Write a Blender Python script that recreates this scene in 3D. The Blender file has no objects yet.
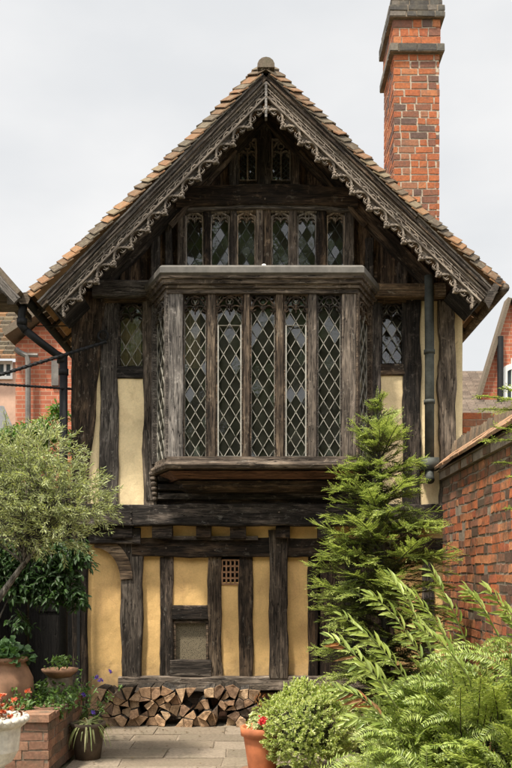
import bpy, math, random
import numpy as np
from mathutils import Vector, Matrix, noise

random.seed(7)
rng = np.random.default_rng(11)
scn = bpy.context.scene
COL = scn.collection
R = math.radians

# ------------------------------------------------------------------ camera
CAM_H, DIST, FPX, VX, HY = 1.6, 9.0, 810.0, 258.0, 577.0
cam = bpy.data.cameras.new('camera')
cam.sensor_fit = 'HORIZONTAL'; cam.sensor_width = 36.0
cam.lens = 36.0 * FPX / 512.0
cam.shift_x = (256.0 - VX) / 512.0
cam.shift_y = (HY - 384.0) / 512.0
cam.clip_end = 3000
camo = bpy.data.objects.new('camera', cam); COL.objects.link(camo)
camo.location = (0, -DIST, CAM_H); camo.rotation_euler = (R(90), 0, 0)
scn.camera = camo

# ------------------------------------------------------------------ light
SUN_EL, SUN_V = R(65), Vector((-0.40, -0.45, 0)).normalized()
w = bpy.data.worlds.new('World'); scn.world = w; w.use_nodes = True
nt = w.node_tree; nt.nodes.clear()
out = nt.nodes.new('ShaderNodeOutputWorld'); bg = nt.nodes.new('ShaderNodeBackground')
sky = nt.nodes.new('ShaderNodeTexSky'); sky.sky_type = 'NISHITA'; sky.sun_disc = False
sky.sun_elevation = SUN_EL; sky.sun_rotation = math.atan2(SUN_V.x, SUN_V.y)
sky.air_density = 1.2; sky.dust_density = 4.0
WS = 0.10; SKY_FILL = 2.35
tc = nt.nodes.new('ShaderNodeTexCoord'); mp = nt.nodes.new('ShaderNodeMapping')
mp.inputs['Scale'].default_value = (1.0, 1.0, 2.2)
nz = nt.nodes.new('ShaderNodeTexNoise'); nz.inputs['Scale'].default_value = 3.2; nz.inputs['Detail'].default_value = 6
nz.inputs['Roughness'].default_value = 0.5
cr = nt.nodes.new('ShaderNodeValToRGB')
cr.color_ramp.elements[0].position = 0.35; cr.color_ramp.elements[0].color = (5.55, 5.6, 5.62, 1)
cr.color_ramp.elements[1].position = 0.68; cr.color_ramp.elements[1].color = (6.6, 6.52, 6.4, 1)
mx = nt.nodes.new('ShaderNodeMix'); mx.data_type = 'RGBA'; mx.inputs['Factor'].default_value = 0.9
L = nt.links.new
L(tc.outputs['Generated'], mp.inputs['Vector']); L(mp.outputs['Vector'], nz.inputs['Vector'])
L(nz.outputs['Fac'], cr.inputs['Fac']); L(sky.outputs['Color'], mx.inputs['A']); L(cr.outputs['Color'], mx.inputs['B'])
# unseen sky behind the camera and overhead, brightened as added frontal light for the facade
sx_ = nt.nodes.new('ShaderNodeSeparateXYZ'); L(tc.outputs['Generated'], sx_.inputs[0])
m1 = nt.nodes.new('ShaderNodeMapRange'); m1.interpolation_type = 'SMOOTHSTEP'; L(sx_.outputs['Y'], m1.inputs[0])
m1.inputs[1].default_value = 0.25; m1.inputs[2].default_value = -0.45; m1.inputs[3].default_value = WS; m1.inputs[4].default_value = WS * SKY_FILL
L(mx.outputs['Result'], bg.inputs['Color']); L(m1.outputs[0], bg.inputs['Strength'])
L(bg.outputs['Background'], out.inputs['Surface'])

sl = bpy.data.lights.new('sun', 'SUN'); sl.energy = 4.8; sl.angle = R(5); sl.color = (1.0, 0.93, 0.80)
so = bpy.data.objects.new('sun', sl); COL.objects.link(so)
tosun = Vector((SUN_V.x * math.cos(SUN_EL), SUN_V.y * math.cos(SUN_EL), math.sin(SUN_EL)))
so.rotation_euler = (-tosun).to_track_quat('-Z', 'Y').to_euler(); so.location = tosun * 30

scn.view_settings.view_transform = 'Standard'; scn.view_settings.look = 'None'
scn.view_settings.exposure = 0.62; scn.view_settings.gamma = 1.0; scn.view_settings.use_curve_mapping = False

# ------------------------------------------------------------------ helpers
def at(px, py, Y):
    """point of the place seen at photo position (px, py) when it stands at depth Y (front wall: Y = 0)"""
    s = FPX / (Y + DIST)
    return Vector(((px - VX) / s, Y, CAM_H + (HY - py) / s))
def sc(Y): return FPX / (Y + DIST)

WM = {}
def link(o, parent=None, world=None):
    COL.objects.link(o)
    world = world or Matrix.Identity(4)
    WM[o.name] = world.copy()
    if parent is not None:
        o.parent = parent
        o.matrix_parent_inverse = WM[parent.name].inverted()
    o.matrix_basis = world
    return o
def tag(o, label=None, cat=None, group=None, kind=None):
    if label: o['label'] = label
    if cat: o['category'] = cat
    if group: o['group'] = group
    if kind: o['kind'] = kind
    return o
def thing(name, label, cat, loc=(0, 0, 0), group=None):
    o = bpy.data.objects.new(name, None); o.empty_display_size = 0.2
    link(o, None, Matrix.Translation(Vector(loc)))
    return tag(o, label, cat, group)

class MB:
    """collects verts / faces (world coordinates), builds ONE mesh object"""
    def __init__(s): s.v = []; s.f = []; s.m = []
    def add(s, vs, fs, m=0):
        n = len(s.v); s.v += [tuple(p) for p in vs]
        s.f += [tuple(i + n for i in f) for f in fs]; s.m += [m] * len(fs)
    def hexa(s, p, m=0):   # 8 corners: bottom 4 ccw, top 4 ccw
        s.add(p, [(0, 3, 2, 1), (4, 5, 6, 7), (0, 1, 5, 4), (1, 2, 6, 5), (2, 3, 7, 6), (3, 0, 4, 7)], m)
    def box(s, x0, x1, y0, y1, z0, z1, m=0):
        s.hexa([(x0, y0, z0), (x1, y0, z0), (x1, y1, z0), (x0, y1, z0), (x0, y0, z1), (x1, y0, z1), (x1, y1, z1), (x0, y1, z1)], m)
    def tube(s, pts, r, n=8, m=0, cap=True):
        pts = [Vector(p) for p in pts]
        rs = r if isinstance(r, (list, tuple)) else [r] * len(pts)
        vs = []; fs = []; up = None
        for i, p in enumerate(pts):
            d = (pts[min(i + 1, len(pts) - 1)] - pts[max(i - 1, 0)]).normalized()
            if up is None:
                up = d.cross(Vector((0, 0, 1)))
                if up.length < .05: up = Vector((1, 0, 0))
            up = (up - d * up.dot(d)).normalized(); b = d.cross(up)
            for k in range(n):
                a = 2 * math.pi * k / n
                vs.append(p + (up * math.cos(a) + b * math.sin(a)) * rs[i])
        for i in range(len(pts) - 1):
            for k in range(n):
                k2 = (k + 1) % n
                fs.append((i * n + k, i * n + k2, (i + 1) * n + k2, (i + 1) * n + k))
        if cap:
            fs.append(tuple(range(n - 1, -1, -1))); fs.append(tuple((len(pts) - 1) * n + k for k in range(n)))
        s.add(vs, fs, m)
    def ribbon(s, uv, w, y0, y1, mapf, m=0, closed=False):
        P = [Vector((a, b)) for a, b in uv]; n = len(P); vs = []; fs = []
        for i in range(n):
            if closed: a, b = P[(i - 1) % n], P[(i + 1) % n]
            else: a, b = P[max(i - 1, 0)], P[min(i + 1, n - 1)]
            d = (b - a)
            d = d.normalized() if d.length > 1e-9 else Vector((1, 0))
            q = Vector((-d.y, d.x)) * w / 2
            ww = P[i] + q; rr = P[i] - q
            vs += [mapf(ww.x, ww.y, y0), mapf(rr.x, rr.y, y0), mapf(rr.x, rr.y, y1), mapf(ww.x, ww.y, y1)]
        for i in range(n if closed else n - 1):
            j = (i + 1) % n
            for k in range(4):
                k2 = (k + 1) % 4
                fs.append((i * 4 + k, i * 4 + k2, j * 4 + k2, j * 4 + k))
        if not closed:
            fs.append((3, 2, 1, 0)); fs.append(tuple((n - 1) * 4 + k for k in range(4)))
        s.add(vs, fs, m)
    def lathe(s, c, prof, n=28, m=0, wob=0.0):
        c = Vector(c); vs = []; fs = []
        for r, z in prof:
            for k in range(n):
                a = 2 * math.pi * k / n
                rr = r * (1 + wob * math.cos(a * 8))
                vs.append(c + Vector((rr * math.cos(a), rr * math.sin(a), z)))
        for i in range(len(prof) - 1):
            for k in range(n):
                k2 = (k + 1) % n
                fs.append((i * n + k, i * n + k2, (i + 1) * n + k2, (i + 1) * n + k))
        s.add(vs, fs, m)
    def build(s, name, mats, parent=None, origin=None, smooth=False, world=None, recalc=True):
        if world is None:
            world = Matrix.Translation(Vector(origin)) if origin is not None else (
                WM[parent.name].copy() if parent is not None and parent.type == 'EMPTY' else Matrix.Identity(4))
        inv = world.inverted()
        me = bpy.data.meshes.new(name)
        me.from_pydata([inv @ Vector(p) for p in s.v], [], s.f)
        mats = mats if isinstance(mats, (list, tuple)) else [mats]
        for q in mats: me.materials.append(q)
        me.polygons.foreach_set('material_index', s.m)
        if smooth: me.polygons.foreach_set('use_smooth', [True] * len(s.f))
        me.update()
        if recalc:
            import bmesh
            bm = bmesh.new(); bm.from_mesh(me); bmesh.ops.recalc_face_normals(bm, faces=bm.faces); bm.to_mesh(me); bm.free()
        o = bpy.data.objects.new(name, me)
        return link(o, parent, world)
def bevel(o, wdt=0.004, seg=2):
    b = o.modifiers.new('bevel', 'BEVEL'); b.width = wdt; b.segments = seg; b.limit_method = 'ANGLE'; b.angle_limit = R(35)
    return o

# ------------------------------------------------------------------ materials
def mat(name):
    m = bpy.data.materials.new(name); m.use_nodes = True
    t = m.node_tree; p = t.nodes['Principled BSDF']
    return m, t, p, t.nodes.new, t.links.new
def ramp(N, cols):
    r = N('ShaderNodeValToRGB'); e = r.color_ramp.elements
    while len(e) < len(cols): e.new(0.5)
    for i, (pos, c) in enumerate(cols): e[i].position = pos; e[i].color = (*c, 1)
    return r
def mixc(N, K, fac, a, b, mode='MIX'):
    x = N('ShaderNodeMix'); x.data_type = 'RGBA'; x.blend_type = mode
    for key, val in (('Factor', fac), ('A', a), ('B', b)):
        if hasattr(val, 'is_output'): K(val, x.inputs[key])
        elif key == 'Factor': x.inputs[key].default_value = val
        else: x.inputs[key].default_value = (*val, 1)
    return x.outputs['Result']
def noise_n(N, K, vec, scale, detail=5, rough=.6, dist=0):
    n = N('ShaderNodeTexNoise'); n.inputs['Scale'].default_value = scale; n.inputs['Detail'].default_value = detail
    n.inputs['Roughness'].default_value = rough; n.inputs['Distortion'].default_value = dist
    K(vec, n.inputs['Vector']); return n.outputs['Fac']
def mapn(N, K, vec, scale, loc=(0, 0, 0)):
    m = N('ShaderNodeMapping'); m.inputs['Scale'].default_value = scale; m.inputs['Location'].default_value = loc
    K(vec, m.inputs['Vector']); return m.outputs['Vector']
def bump(N, K, p, h, strength=.4, dist=.01):
    b = N('ShaderNodeBump'); b.inputs['Strength'].default_value = strength; b.inputs['Distance'].default_value = dist
    K(h, b.inputs['Height']); K(b.outputs['Normal'], p.inputs['Normal']); return b

def wood(name, dark, mid, pale, pale_amt=.5, rough=.85, axis=0, bs=.7):
    m, t, p, N, K = mat(name)
    tc = N('ShaderNodeTexCoord'); oi = N('ShaderNodeObjectInfo')
    mul = N('ShaderNodeVectorMath'); mul.operation = 'SCALE'
    comb = N('ShaderNodeCombineXYZ')
    for k in 'XYZ': K(oi.outputs['Random'], comb.inputs[k])
    K(comb.outputs[0], mul.inputs[0]); mul.inputs['Scale'].default_value = 37.0
    add = N('ShaderNodeVectorMath'); K(tc.outputs['Object'], add.inputs[0]); K(mul.outputs[0], add.inputs[1])
    v = add.outputs[0]
    def S(a, b): q = [b, b, b]; q[axis] = a; return tuple(q)
    big = noise_n(N, K, mapn(N, K, v, S(1.2, 5)), 1.6, 6, .65, .4)
    grain = noise_n(N, K, mapn(N, K, v, S(2.2, 38)), 1.5, 6, .7, .6)
    fine = noise_n(N, K, mapn(N, K, v, S(7, 130)), 1.0, 3, .6)
    blot = noise_n(N, K, v, 9, 6, .75)
    r1 = ramp(N, [(.3, dark), (.5, mid), (.72, pale)]); K(big, r1.inputs['Fac'])
    rg = ramp(N, [(.36, (.25, .24, .23)), (.5, (.8, .8, .8)), (.68, (1.45, 1.4, 1.3))]); K(grain, rg.inputs['Fac'])
    c = mixc(N, K, 1.0, r1.outputs['Color'], rg.outputs['Color'], 'MULTIPLY')
    rf = ramp(N, [(.3, (.5, .5, .5)), (.6, (1.15, 1.15, 1.15))]); K(fine, rf.inputs['Fac'])
    c = mixc(N, K, 1.0, c, rf.outputs['Color'], 'MULTIPLY')
    rb = ramp(N, [(.58, (0, 0, 0)), (.72, (1, 1, 1))]); K(blot, rb.inputs['Fac'])
    bf = N('ShaderNodeMath'); bf.operation = 'MULTIPLY'; bf.inputs[1].default_value = pale_amt; K(rb.outputs['Color'], bf.inputs[0])
    c = mixc(N, K, bf.outputs[0], c, tuple(min(.6, x * 1.9) for x in pale))
    fl = noise_n(N, K, mapn(N, K, v, S(5, 11)), 1.6, 6, .75); rfl = ramp(N, [(.60, (0, 0, 0)), (.64, (1, 1, 1))]); K(fl, rfl.inputs['Fac'])
    ff = N('ShaderNodeMath'); ff.operation = 'MULTIPLY'; ff.inputs[1].default_value = pale_amt * .7; K(rfl.outputs['Color'], ff.inputs[0])
    c = mixc(N, K, ff.outputs[0], c, (.33, .29, .23))
    sp = noise_n(N, K, mapn(N, K, v, S(1.1, 15)), 1.3, 3, .55, .25); rs = ramp(N, [(.487, (1, 1, 1)), (.497, (.18, .16, .14)), (.503, (.18, .16, .14)), (.513, (1, 1, 1))]); K(sp, rs.inputs['Fac'])
    c = mixc(N, K, 1.0, c, rs.outputs['Color'], 'MULTIPLY')
    hv = N('ShaderNodeHueSaturation'); K(c, hv.inputs['Color'])
    mr = N('ShaderNodeMapRange'); K(oi.outputs['Random'], mr.inputs[0]); mr.inputs[3].default_value = .68; mr.inputs[4].default_value = 1.4
    ms1 = N('ShaderNodeMath'); ms1.operation = 'MULTIPLY'; K(oi.outputs['Random'], ms1.inputs[0]); ms1.inputs[1].default_value = 7.31
    ms2 = N('ShaderNodeMath'); ms2.operation = 'FRACT'; K(ms1.outputs[0], ms2.inputs[0]); mr2 = N('ShaderNodeMapRange'); K(ms2.outputs[0], mr2.inputs[0]); mr2.inputs[3].default_value = .45; mr2.inputs[4].default_value = 1.1; K(mr2.outputs[0], hv.inputs['Saturation'])
    K(mr.outputs[0], hv.inputs['Value']); K(hv.outputs['Color'], p.inputs['Base Color'])
    p.inputs['Roughness'].default_value = rough; p.inputs['Specular IOR Level'].default_value = .25
    sm = N('ShaderNodeMath'); sm.operation = 'ADD'; K(grain, sm.inputs[0]); K(fine, sm.inputs[1])
    sm2 = N('ShaderNodeMath'); sm2.operation = 'MULTIPLY_ADD'; K(rs.outputs['Color'], sm2.inputs[0]); sm2.inputs[1].default_value = 1.2; K(sm.outputs[0], sm2.inputs[2]); sm = sm2
    bump(N, K, p, sm.outputs[0], bs, .012)
    return m

def plain(name, col, rough=.8, var=.25, scale=12, bs=.25, bd=.006, metal=0, spec=.4):
    m, t, p, N, K = mat(name); tc = N('ShaderNodeTexCoord')
    a = noise_n(N, K, tc.outputs['Object'], scale, 7, .65)
    b = noise_n(N, K, tc.outputs['Object'], scale * .22, 4, .6)
    lo = tuple(x * (1 - var) for x in col); hi = tuple(min(1, x * (1 + var)) for x in col)
    r1 = ramp(N, [(.3, lo), (.7, hi)]); K(a, r1.inputs['Fac'])
    r2 = ramp(N, [(.3, (1 - var,) * 3), (.7, (1 + var * .6,) * 3)]); K(b, r2.inputs['Fac'])
    K(mixc(N, K, 1.0, r1.outputs['Color'], r2.outputs['Color'], 'MULTIPLY'), p.inputs['Base Color'])
    p.inputs['Roughness'].default_value = rough; p.inputs['Metallic'].default_value = metal
    p.inputs['Specular IOR Level'].default_value = spec
    bump(N, K, p, a, bs, bd)
    return m

def plaster(name, col, stain):
    m, t, p, N, K = mat(name); tc = N('ShaderNodeTexCoord'); v = tc.outputs['Object']
    a = noise_n(N, K, mapn(N, K, v, (1, 1, .35)), 5.5, 7, .65, .3)
    b = noise_n(N, K, v, 2.2, 5, .6)
    c0 = noise_n(N, K, v, 55, 5, .7)
    r1 = ramp(N, [(.28, tuple(x * .72 for x in col)), (.5, col), (.72, tuple(min(.9, x * 1.16) for x in col))]); K(b, r1.inputs['Fac'])
    r2 = ramp(N, [(.52, (0, 0, 0)), (.74, (1, 1, 1))]); K(a, r2.inputs['Fac'])
    f = N('ShaderNodeMath'); f.operation = 'MULTIPLY'; f.inputs[1].default_value = .7; K(r2.outputs['Color'], f.inputs[0])
    c = mixc(N, K, f.outputs[0], r1.outputs['Color'], stain)
    vc = N('ShaderNodeTexVoronoi'); vc.feature = 'DISTANCE_TO_EDGE'; vc.inputs['Scale'].default_value = 3.1; K(mapn(N, K, v, (1.4, 1, .8)), vc.inputs['Vector'])
    rc = ramp(N, [(.0, (1, 1, 1)), (.006, (0, 0, 0))]); K(vc.outputs['Distance'], rc.inputs['Fac'])
    mk = N('ShaderNodeMath'); mk.operation = 'MULTIPLY'; K(rc.outputs['Color'], mk.inputs[0]); K(r2.outputs['Color'], mk.inputs[1])
    c = mixc(N, K, mk.outputs[0], c, tuple(x * .45 for x in stain))
    sp_ = noise_n(N, K, v, 16, 5, .75); rs_ = ramp(N, [(.62, (0, 0, 0)), (.70, (1, 1, 1))]); K(sp_, rs_.inputs['Fac'])
    m5 = N('ShaderNodeMath'); m5.operation = 'MULTIPLY'; m5.inputs[1].default_value = .4; K(rs_.outputs['Color'], m5.inputs[0])
    c = mixc(N, K, m5.outputs[0], c, tuple(min(.8, x * 1.25) for x in col))
    gp = N('ShaderNodeNewGeometry'); gz = N('ShaderNodeSeparateXYZ'); K(gp.outputs['Position'], gz.inputs[0])
    zr = N('ShaderNodeMapRange'); K(gz.outputs['Z'], zr.inputs[0]); zr.inputs[1].default_value = .85; zr.inputs[2].default_value = .25; zr.inputs[3].default_value = -.35; zr.inputs[4].default_value = .75
    za = N('ShaderNodeMath'); K(zr.outputs[0], za.inputs[0]); K(sp_, za.inputs[1]); zq = ramp(N, [(.45, (0, 0, 0)), (1.0, (.7, .7, .7))]); K(za.outputs[0], zq.inputs['Fac'])
    c = mixc(N, K, zq.outputs['Color'], c, (.27, .19, .11))
    r3 = ramp(N, [(.3, (.86, .86, .84)), (.7, (1.06, 1.06, 1.06))]); K(c0, r3.inputs['Fac'])
    K(mixc(N, K, 1.0, c, r3.outputs['Color'], 'MULTIPLY'), p.inputs['Base Color'])
    p.inputs['Roughness'].default_value = .92; p.inputs['Specular IOR Level'].default_value = .15
    sm = N('ShaderNodeMath'); sm.operation = 'ADD'; K(a, sm.inputs[0]); K(c0, sm.inputs[1])
    bump(N, K, p, sm.outputs[0], .35, .008)
    return m

def island(name, cols, rough=.85, dirt=(.08, .07, .06), dirt_amt=.5, dscale=8, spec=.25, bs=.5, bd=.006, moss=None):
    """each loose piece (brick, tile, log) takes its own tone"""
    m, t, p, N, K = mat(name); g = N('ShaderNodeNewGeometry'); tc = N('ShaderNodeTexCoord')
    n = len(cols); r = ramp(N, [(i / n, c) for i, c in enumerate(cols)]); r.color_ramp.interpolation = 'CONSTANT'
    K(g.outputs['Random Per Island'], r.inputs['Fac'])
    v = tc.outputs['Object']
    a = noise_n(N, K, v, 38, 6, .7); b = noise_n(N, K, v, dscale, 6, .7)
    r2 = ramp(N, [(.3, (.62, .6, .58)), (.7, (1.25, 1.22, 1.2))]); K(a, r2.inputs['Fac'])
    c = mixc(N, K, 1.0, r.outputs['Color'], r2.outputs['Color'], 'MULTIPLY')
    r3 = ramp(N, [(.48, (0, 0, 0)), (.68, (1, 1, 1))]); K(b, r3.inputs['Fac'])
    f = N('ShaderNodeMath'); f.operation = 'MULTIPLY'; f.inputs[1].default_value = dirt_amt; K(r3.outputs['Color'], f.inputs[0])
    c = mixc(N, K, f.outputs[0], c, dirt)
    if moss:
        gz = N('ShaderNodeSeparateXYZ'); K(g.outputs['Position'], gz.inputs[0]); zr = N('ShaderNodeMapRange'); K(gz.outputs['Z'], zr.inputs[0])
        zr.inputs[1].default_value = moss[0]; zr.inputs[2].default_value = moss[1]; zr.inputs[3].default_value = -.2; zr.inputs[4].default_value = .5
        nm2 = noise_n(N, K, mapn(N, K, v, (1, 1, .45)), 5, 7, .75); za = N('ShaderNodeMath'); K(zr.outputs[0], za.inputs[0]); K(nm2, za.inputs[1])
        zq = ramp(N, [(.50, (0, 0, 0)), (.72, (.92, .92, .92))]); K(za.outputs[0], zq.inputs['Fac']); c = mixc(N, K, zq.outputs['Color'], c, moss[2])
    K(c, p.inputs['Base Color'])
    p.inputs['Roughness'].default_value = rough; p.inputs['Specular IOR Level'].default_value = spec
    bump(N, K, p, a, bs, bd)
    return m

def leafmat(name, cols, trans=.35, rough=.45, spec=.4, tcol=None):
    m, t, p, N, K = mat(name); g = N('ShaderNodeNewGeometry')
    n = len(cols); r = ramp(N, [(i / max(1, n - 1), c) for i, c in enumerate(cols)])
    K(g.outputs['Random Per Island'], r.inputs['Fac']); K(r.outputs['Color'], p.inputs['Base Color'])
    p.inputs['Roughness'].default_value = rough; p.inputs['Specular IOR Level'].default_value = spec
    tr = N('ShaderNodeBsdfTranslucent')
    K(mixc(N, K, 1.0, r.outputs['Color'], tcol or (1.5, 1.6, .7), 'MULTIPLY'), tr.inputs['Color'])
    ms = N('ShaderNodeMixShader'); ms.inputs[0].default_value = trans
    K(p.outputs[0], ms.inputs[1]); K(tr.outputs[0], ms.inputs[2]); K(ms.outputs[0], t.nodes['Material Output'].inputs['Surface'])
    return m

oak = wood('weathered_oak', (0.0306, 0.021, 0.0138), (0.0975, 0.0663, 0.0432), (0.2703, 0.1968, 0.1305), 0.4)
oak_dark = wood('tarred_oak', (0.0107, 0.007, 0.0047), (0.0371, 0.0246, 0.016), (0.1867, 0.1225, 0.0764), 0.35)
oak_grey = wood('silvered_oak', (0.0533, 0.0398, 0.0291), (0.1267, 0.0947, 0.0699), (0.2827, 0.2211, 0.1668), 0.4)
oak_red = wood('red_brown_planks', (.08, .035, .016), (.20, .085, .04), (.28, .13, .06), .15)
carved_shade = wood('shaded_board_oak', (0.1074, 0.0882, 0.0718), (0.2133, 0.1746, 0.1475), (0.3281, 0.2764, 0.2339), .3, bs=.5)  # darker than the carving on it: shade of the relief put into the colour
frame_oak = wood('window_frame_oak', (0.1775, 0.1365, 0.0988), (0.3234, 0.245, 0.1795), (0.441, 0.35, 0.2527), .2, axis=2)
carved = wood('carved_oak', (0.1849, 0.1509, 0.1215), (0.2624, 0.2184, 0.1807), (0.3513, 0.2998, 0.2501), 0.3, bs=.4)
oak_z = wood('boarding_oak', (0.0173, 0.0106, 0.0063), (0.0655, 0.0396, 0.0235), (0.247, 0.1535, 0.0893), 0.4, axis=2)
cream_plaster = plaster('cream_plaster', (.78, .62, .38), (.58, .42, .24))
ochre_plaster = plaster('ochre_plaster', (.70, .455, .195), (.52, .32, .15))
lead = plain('lead_strip', (.27, .25, .21), .6, .3, 30, .2, .002)
lead_grey = plain('lead_sheet', (.115, .105, .092), .65, .3, 10, .3)
frame_white = plain('window_metal', (.32, .30, .26), .6, .3, 20)
black_iron = plain('black_iron', (.010, .010, .011), .65, .4, 18, .2, .003, 0, .3)
pipe_grey = plain('grey_pipe', (.16, .145, .13), .7, .3, 9)
pipe_lead = plain('old_lead_pipe', (.050, .054, .047), .7, .5, 9, .3, .004)
terracotta = plain('terracotta', (.42, .135, .055), .75, .28, 9, .25, .004)
old_terracotta = plain('old_terracotta', (.27, .15, .09), .85, .35, 7, .35, .006)
white_stone = plain('white_stone', (.62, .58, .50), .85, .3, 14, .5, .01)
mortar = plain('mortar', (.46, .38, .29), .95, .25, 30, .5, .006)
mortar_dark = plain('dark_mortar', (.22, .175, .13), .95, .35, 30, .5, .006)
soil = plain('soil', (.05, .035, .022), .95, .4, 20, .8, .03)
white_paint = plain('white_paint', (.7, .69, .66), .5, .08, 6, .1)
dark_room = plain('interior_plaster', (.30, .23, .16), .9, .2, 4)
render_pink = plain('pink_render', (.50, .33, .24), .9, .15, 5)
curtain_m = plain('curtain', (.42, .30, .17), .9, .25, 10)
china = plain('white_china', (.75, .76, .74), .25, .06, 6, .05)
brick_mat = island('chimney_brick', [(.42, .14, .055), (.20, .09, .06), (.38, .12, .05), (.33, .10, .045), (.13, .08, .065), (.44, .17, .075), (.37, .12, .05), (.24, .10, .06), (.39, .12, .05), (.31, .14, .08), (.41, .13, .05)], dirt=(.13, .09, .07), dirt_amt=.55, moss=(8.5, 9.9, (.10, .075, .055)))
brick_old = island('garden_brick', [(.36, .12, .055), (.18, .08, .05), (.44, .17, .08), (.12, .07, .05), (.40, .125, .05), (.26, .12, .075), (.46, .19, .09), (.33, .10, .05)], dirt=(.075, .065, .045), dirt_amt=.95, dscale=4.5, moss=(1.9, 3.5, (.085, .072, .045)))
fillet_tile = island('fillet_tile', [(.38, .22, .13), (.32, .20, .13), (.42, .26, .16), (.30, .17, .10)], dirt=(.17, .15, .09), dirt_amt=.6, dscale=7)
brick_plant = island('mossy_brick', [(.25, .13, .085), (.17, .10, .07), (.30, .17, .11), (.14, .095, .07), (.22, .12, .08)], dirt=(.09, .085, .06), dirt_amt=.75, dscale=6)
stone_cap = island('sooty_stone', [(.10, .095, .085), (.16, .14, .12), (.07, .065, .06)], dirt=(.2, .17, .12), dirt_amt=.4)
tile_mat = island('roof_tile', [(.10, .07, .045), (.19, .10, .05), (.075, .06, .042), (.15, .085, .045), (.12, .095, .065), (.23, .12, .055), (.08, .06, .042), (.17, .13, .08), (.13, .075, .04)], dirt=(.20, .17, .11), dirt_amt=.7, dscale=24)
tile_old = island('mossy_tile', [(.20, .155, .11), (.26, .20, .14), (.15, .12, .09), (.24, .17, .115)], dirt=(.11, .10, .065), dirt_amt=.6, dscale=9)
tile_far = island('pale_tile', [(.27, .22, .18), (.33, .27, .22), (.22, .18, .15)], dirt=(.2, .18, .14), dirt_amt=.5)
slab_mat = island('paving_slab', [(.215, .18, .135), (.175, .145, .11), (.24, .20, .155), (.195, .16, .12)], dirt=(.15, .13, .09), dirt_amt=.55, dscale=3.5, bs=.35)
glass, t_, p_, N_, K_ = mat('old_glass')
p_.inputs['Base Color'].default_value = (.85, .9, .87, 1); p_.inputs['Roughness'].default_value = .05
p_.inputs['IOR'].default_value = 1.5
tr_ = N_('ShaderNodeBsdfTransparent'); tr_.inputs['Color'].default_value = (.82, .86, .80, 1)
gl_ = N_('ShaderNodeBsdfGlossy'); gl_.inputs['Roughness'].default_value = .06; gl_.inputs['Color'].default_value = (.95, .97, 1, 1)
fr_ = N_('ShaderNodeFresnel'); fr_.inputs['IOR'].default_value = 1.6
ms_ = N_('ShaderNodeMixShader'); K_(fr_.outputs[0], ms_.inputs[0]); K_(tr_.outputs[0], ms_.inputs[1]); K_(gl_.outputs[0], ms_.inputs[2])
tc_ = N_('ShaderNodeTexCoord'); bn_ = N_('ShaderNodeBump'); bn_.inputs['Strength'].default_value = .25; bn_.inputs['Distance'].default_value = .004
K_(noise_n(N_, K_, tc_.outputs['Object'], 22, 2, .5), bn_.inputs['Height']); K_(bn_.outputs[0], gl_.inputs['Normal'])
df_ = N_('ShaderNodeBsdfDiffuse'); df_.inputs['Color'].default_value = (.20, .20, .16, 1)
fm_ = noise_n(N_, K_, tc_.outputs['Object'], 7, 6, .7); fr2_ = N_('ShaderNodeMapRange'); K_(fm_, fr2_.inputs[0]); fr2_.inputs[1].default_value = .35; fr2_.inputs[2].default_value = .7; fr2_.inputs[3].default_value = .03; fr2_.inputs[4].default_value = .10
m2_ = N_('ShaderNodeMixShader'); K_(fr2_.outputs[0], m2_.inputs[0]); K_(ms_.outputs[0], m2_.inputs[1]); K_(df_.outputs[0], m2_.inputs[2])
K_(m2_.outputs[0], t_.nodes['Material Output'].inputs['Surface'])

def far_brick(name, ax):
    m, t, p, N, K = mat(name); tc = N('ShaderNodeTexCoord'); sp = N('ShaderNodeSeparateXYZ'); cb = N('ShaderNodeCombineXYZ')
    K(tc.outputs['Object'], sp.inputs[0]); K(sp.outputs[ax], cb.inputs['X']); K(sp.outputs['Z'], cb.inputs['Y'])
    b = N('ShaderNodeTexBrick'); K(cb.outputs[0], b.inputs['Vector'])
    b.inputs['Color1'].default_value = (.46, .14, .07, 1); b.inputs['Color2'].default_value = (.33, .10, .055, 1)
    b.inputs['Mortar'].default_value = (.42, .27, .18, 1); b.inputs['Scale'].default_value = 1
    b.inputs['Brick Width'].default_value = .23; b.inputs['Row Height'].default_value = .085; b.inputs['Mortar Size'].default_value = .007
    n = noise_n(N, K, tc.outputs['Object'], 3, 6, .7); r = ramp(N, [(.3, (.7, .7, .7)), (.7, (1.2, 1.2, 1.2))]); K(n, r.inputs['Fac'])
    K(mixc(N, K, 1.0, b.outputs['Color'], r.outputs['Color'], 'MULTIPLY'), p.inputs['Base Color']); p.inputs['Roughness'].default_value = .9
    bump(N, K, p, b.outputs['Fac'], -.3, .01)
    return m
far_brick_x = far_brick('neighbour_brick', 'X')

bark = wood('bark', (.05, .04, .03), (.11, .09, .065), (.2, .17, .13), .3, axis=2)
olive_leaf = leafmat('olive_leaf', [(0.3, 0.35, 0.14), (0.46, 0.5, 0.22), (0.19, 0.23, 0.09), (0.55, 0.58, 0.32), (0.36, 0.42, 0.14)], .3, .5, tcol=(1.2,1.2,.7))
yew_leaf = leafmat('yew_needles', [(0.12, 0.165, 0.04), (0.2, 0.25, 0.06), (0.14, 0.19, 0.045), (0.3, 0.36, 0.1), (0.08, 0.12, 0.03)], .35, .4, tcol=(1.15, 1.2, .75))
yew_young = leafmat('young_needles', [(0.3, 0.37, 0.09), (0.44, 0.5, 0.15), (0.24, 0.31, 0.07), (0.54, 0.58, 0.22)], .4, .4, tcol=(1.15, 1.2, .75))
fern_leaf = leafmat('frond_leaflet', [(0.26, 0.34, 0.07), (0.38, 0.46, 0.11), (0.18, 0.26, 0.05), (0.46, 0.54, 0.16), (0.13, 0.19, 0.04)], .4, .38, .5, tcol=(1.15, 1.2, .75))
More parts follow.
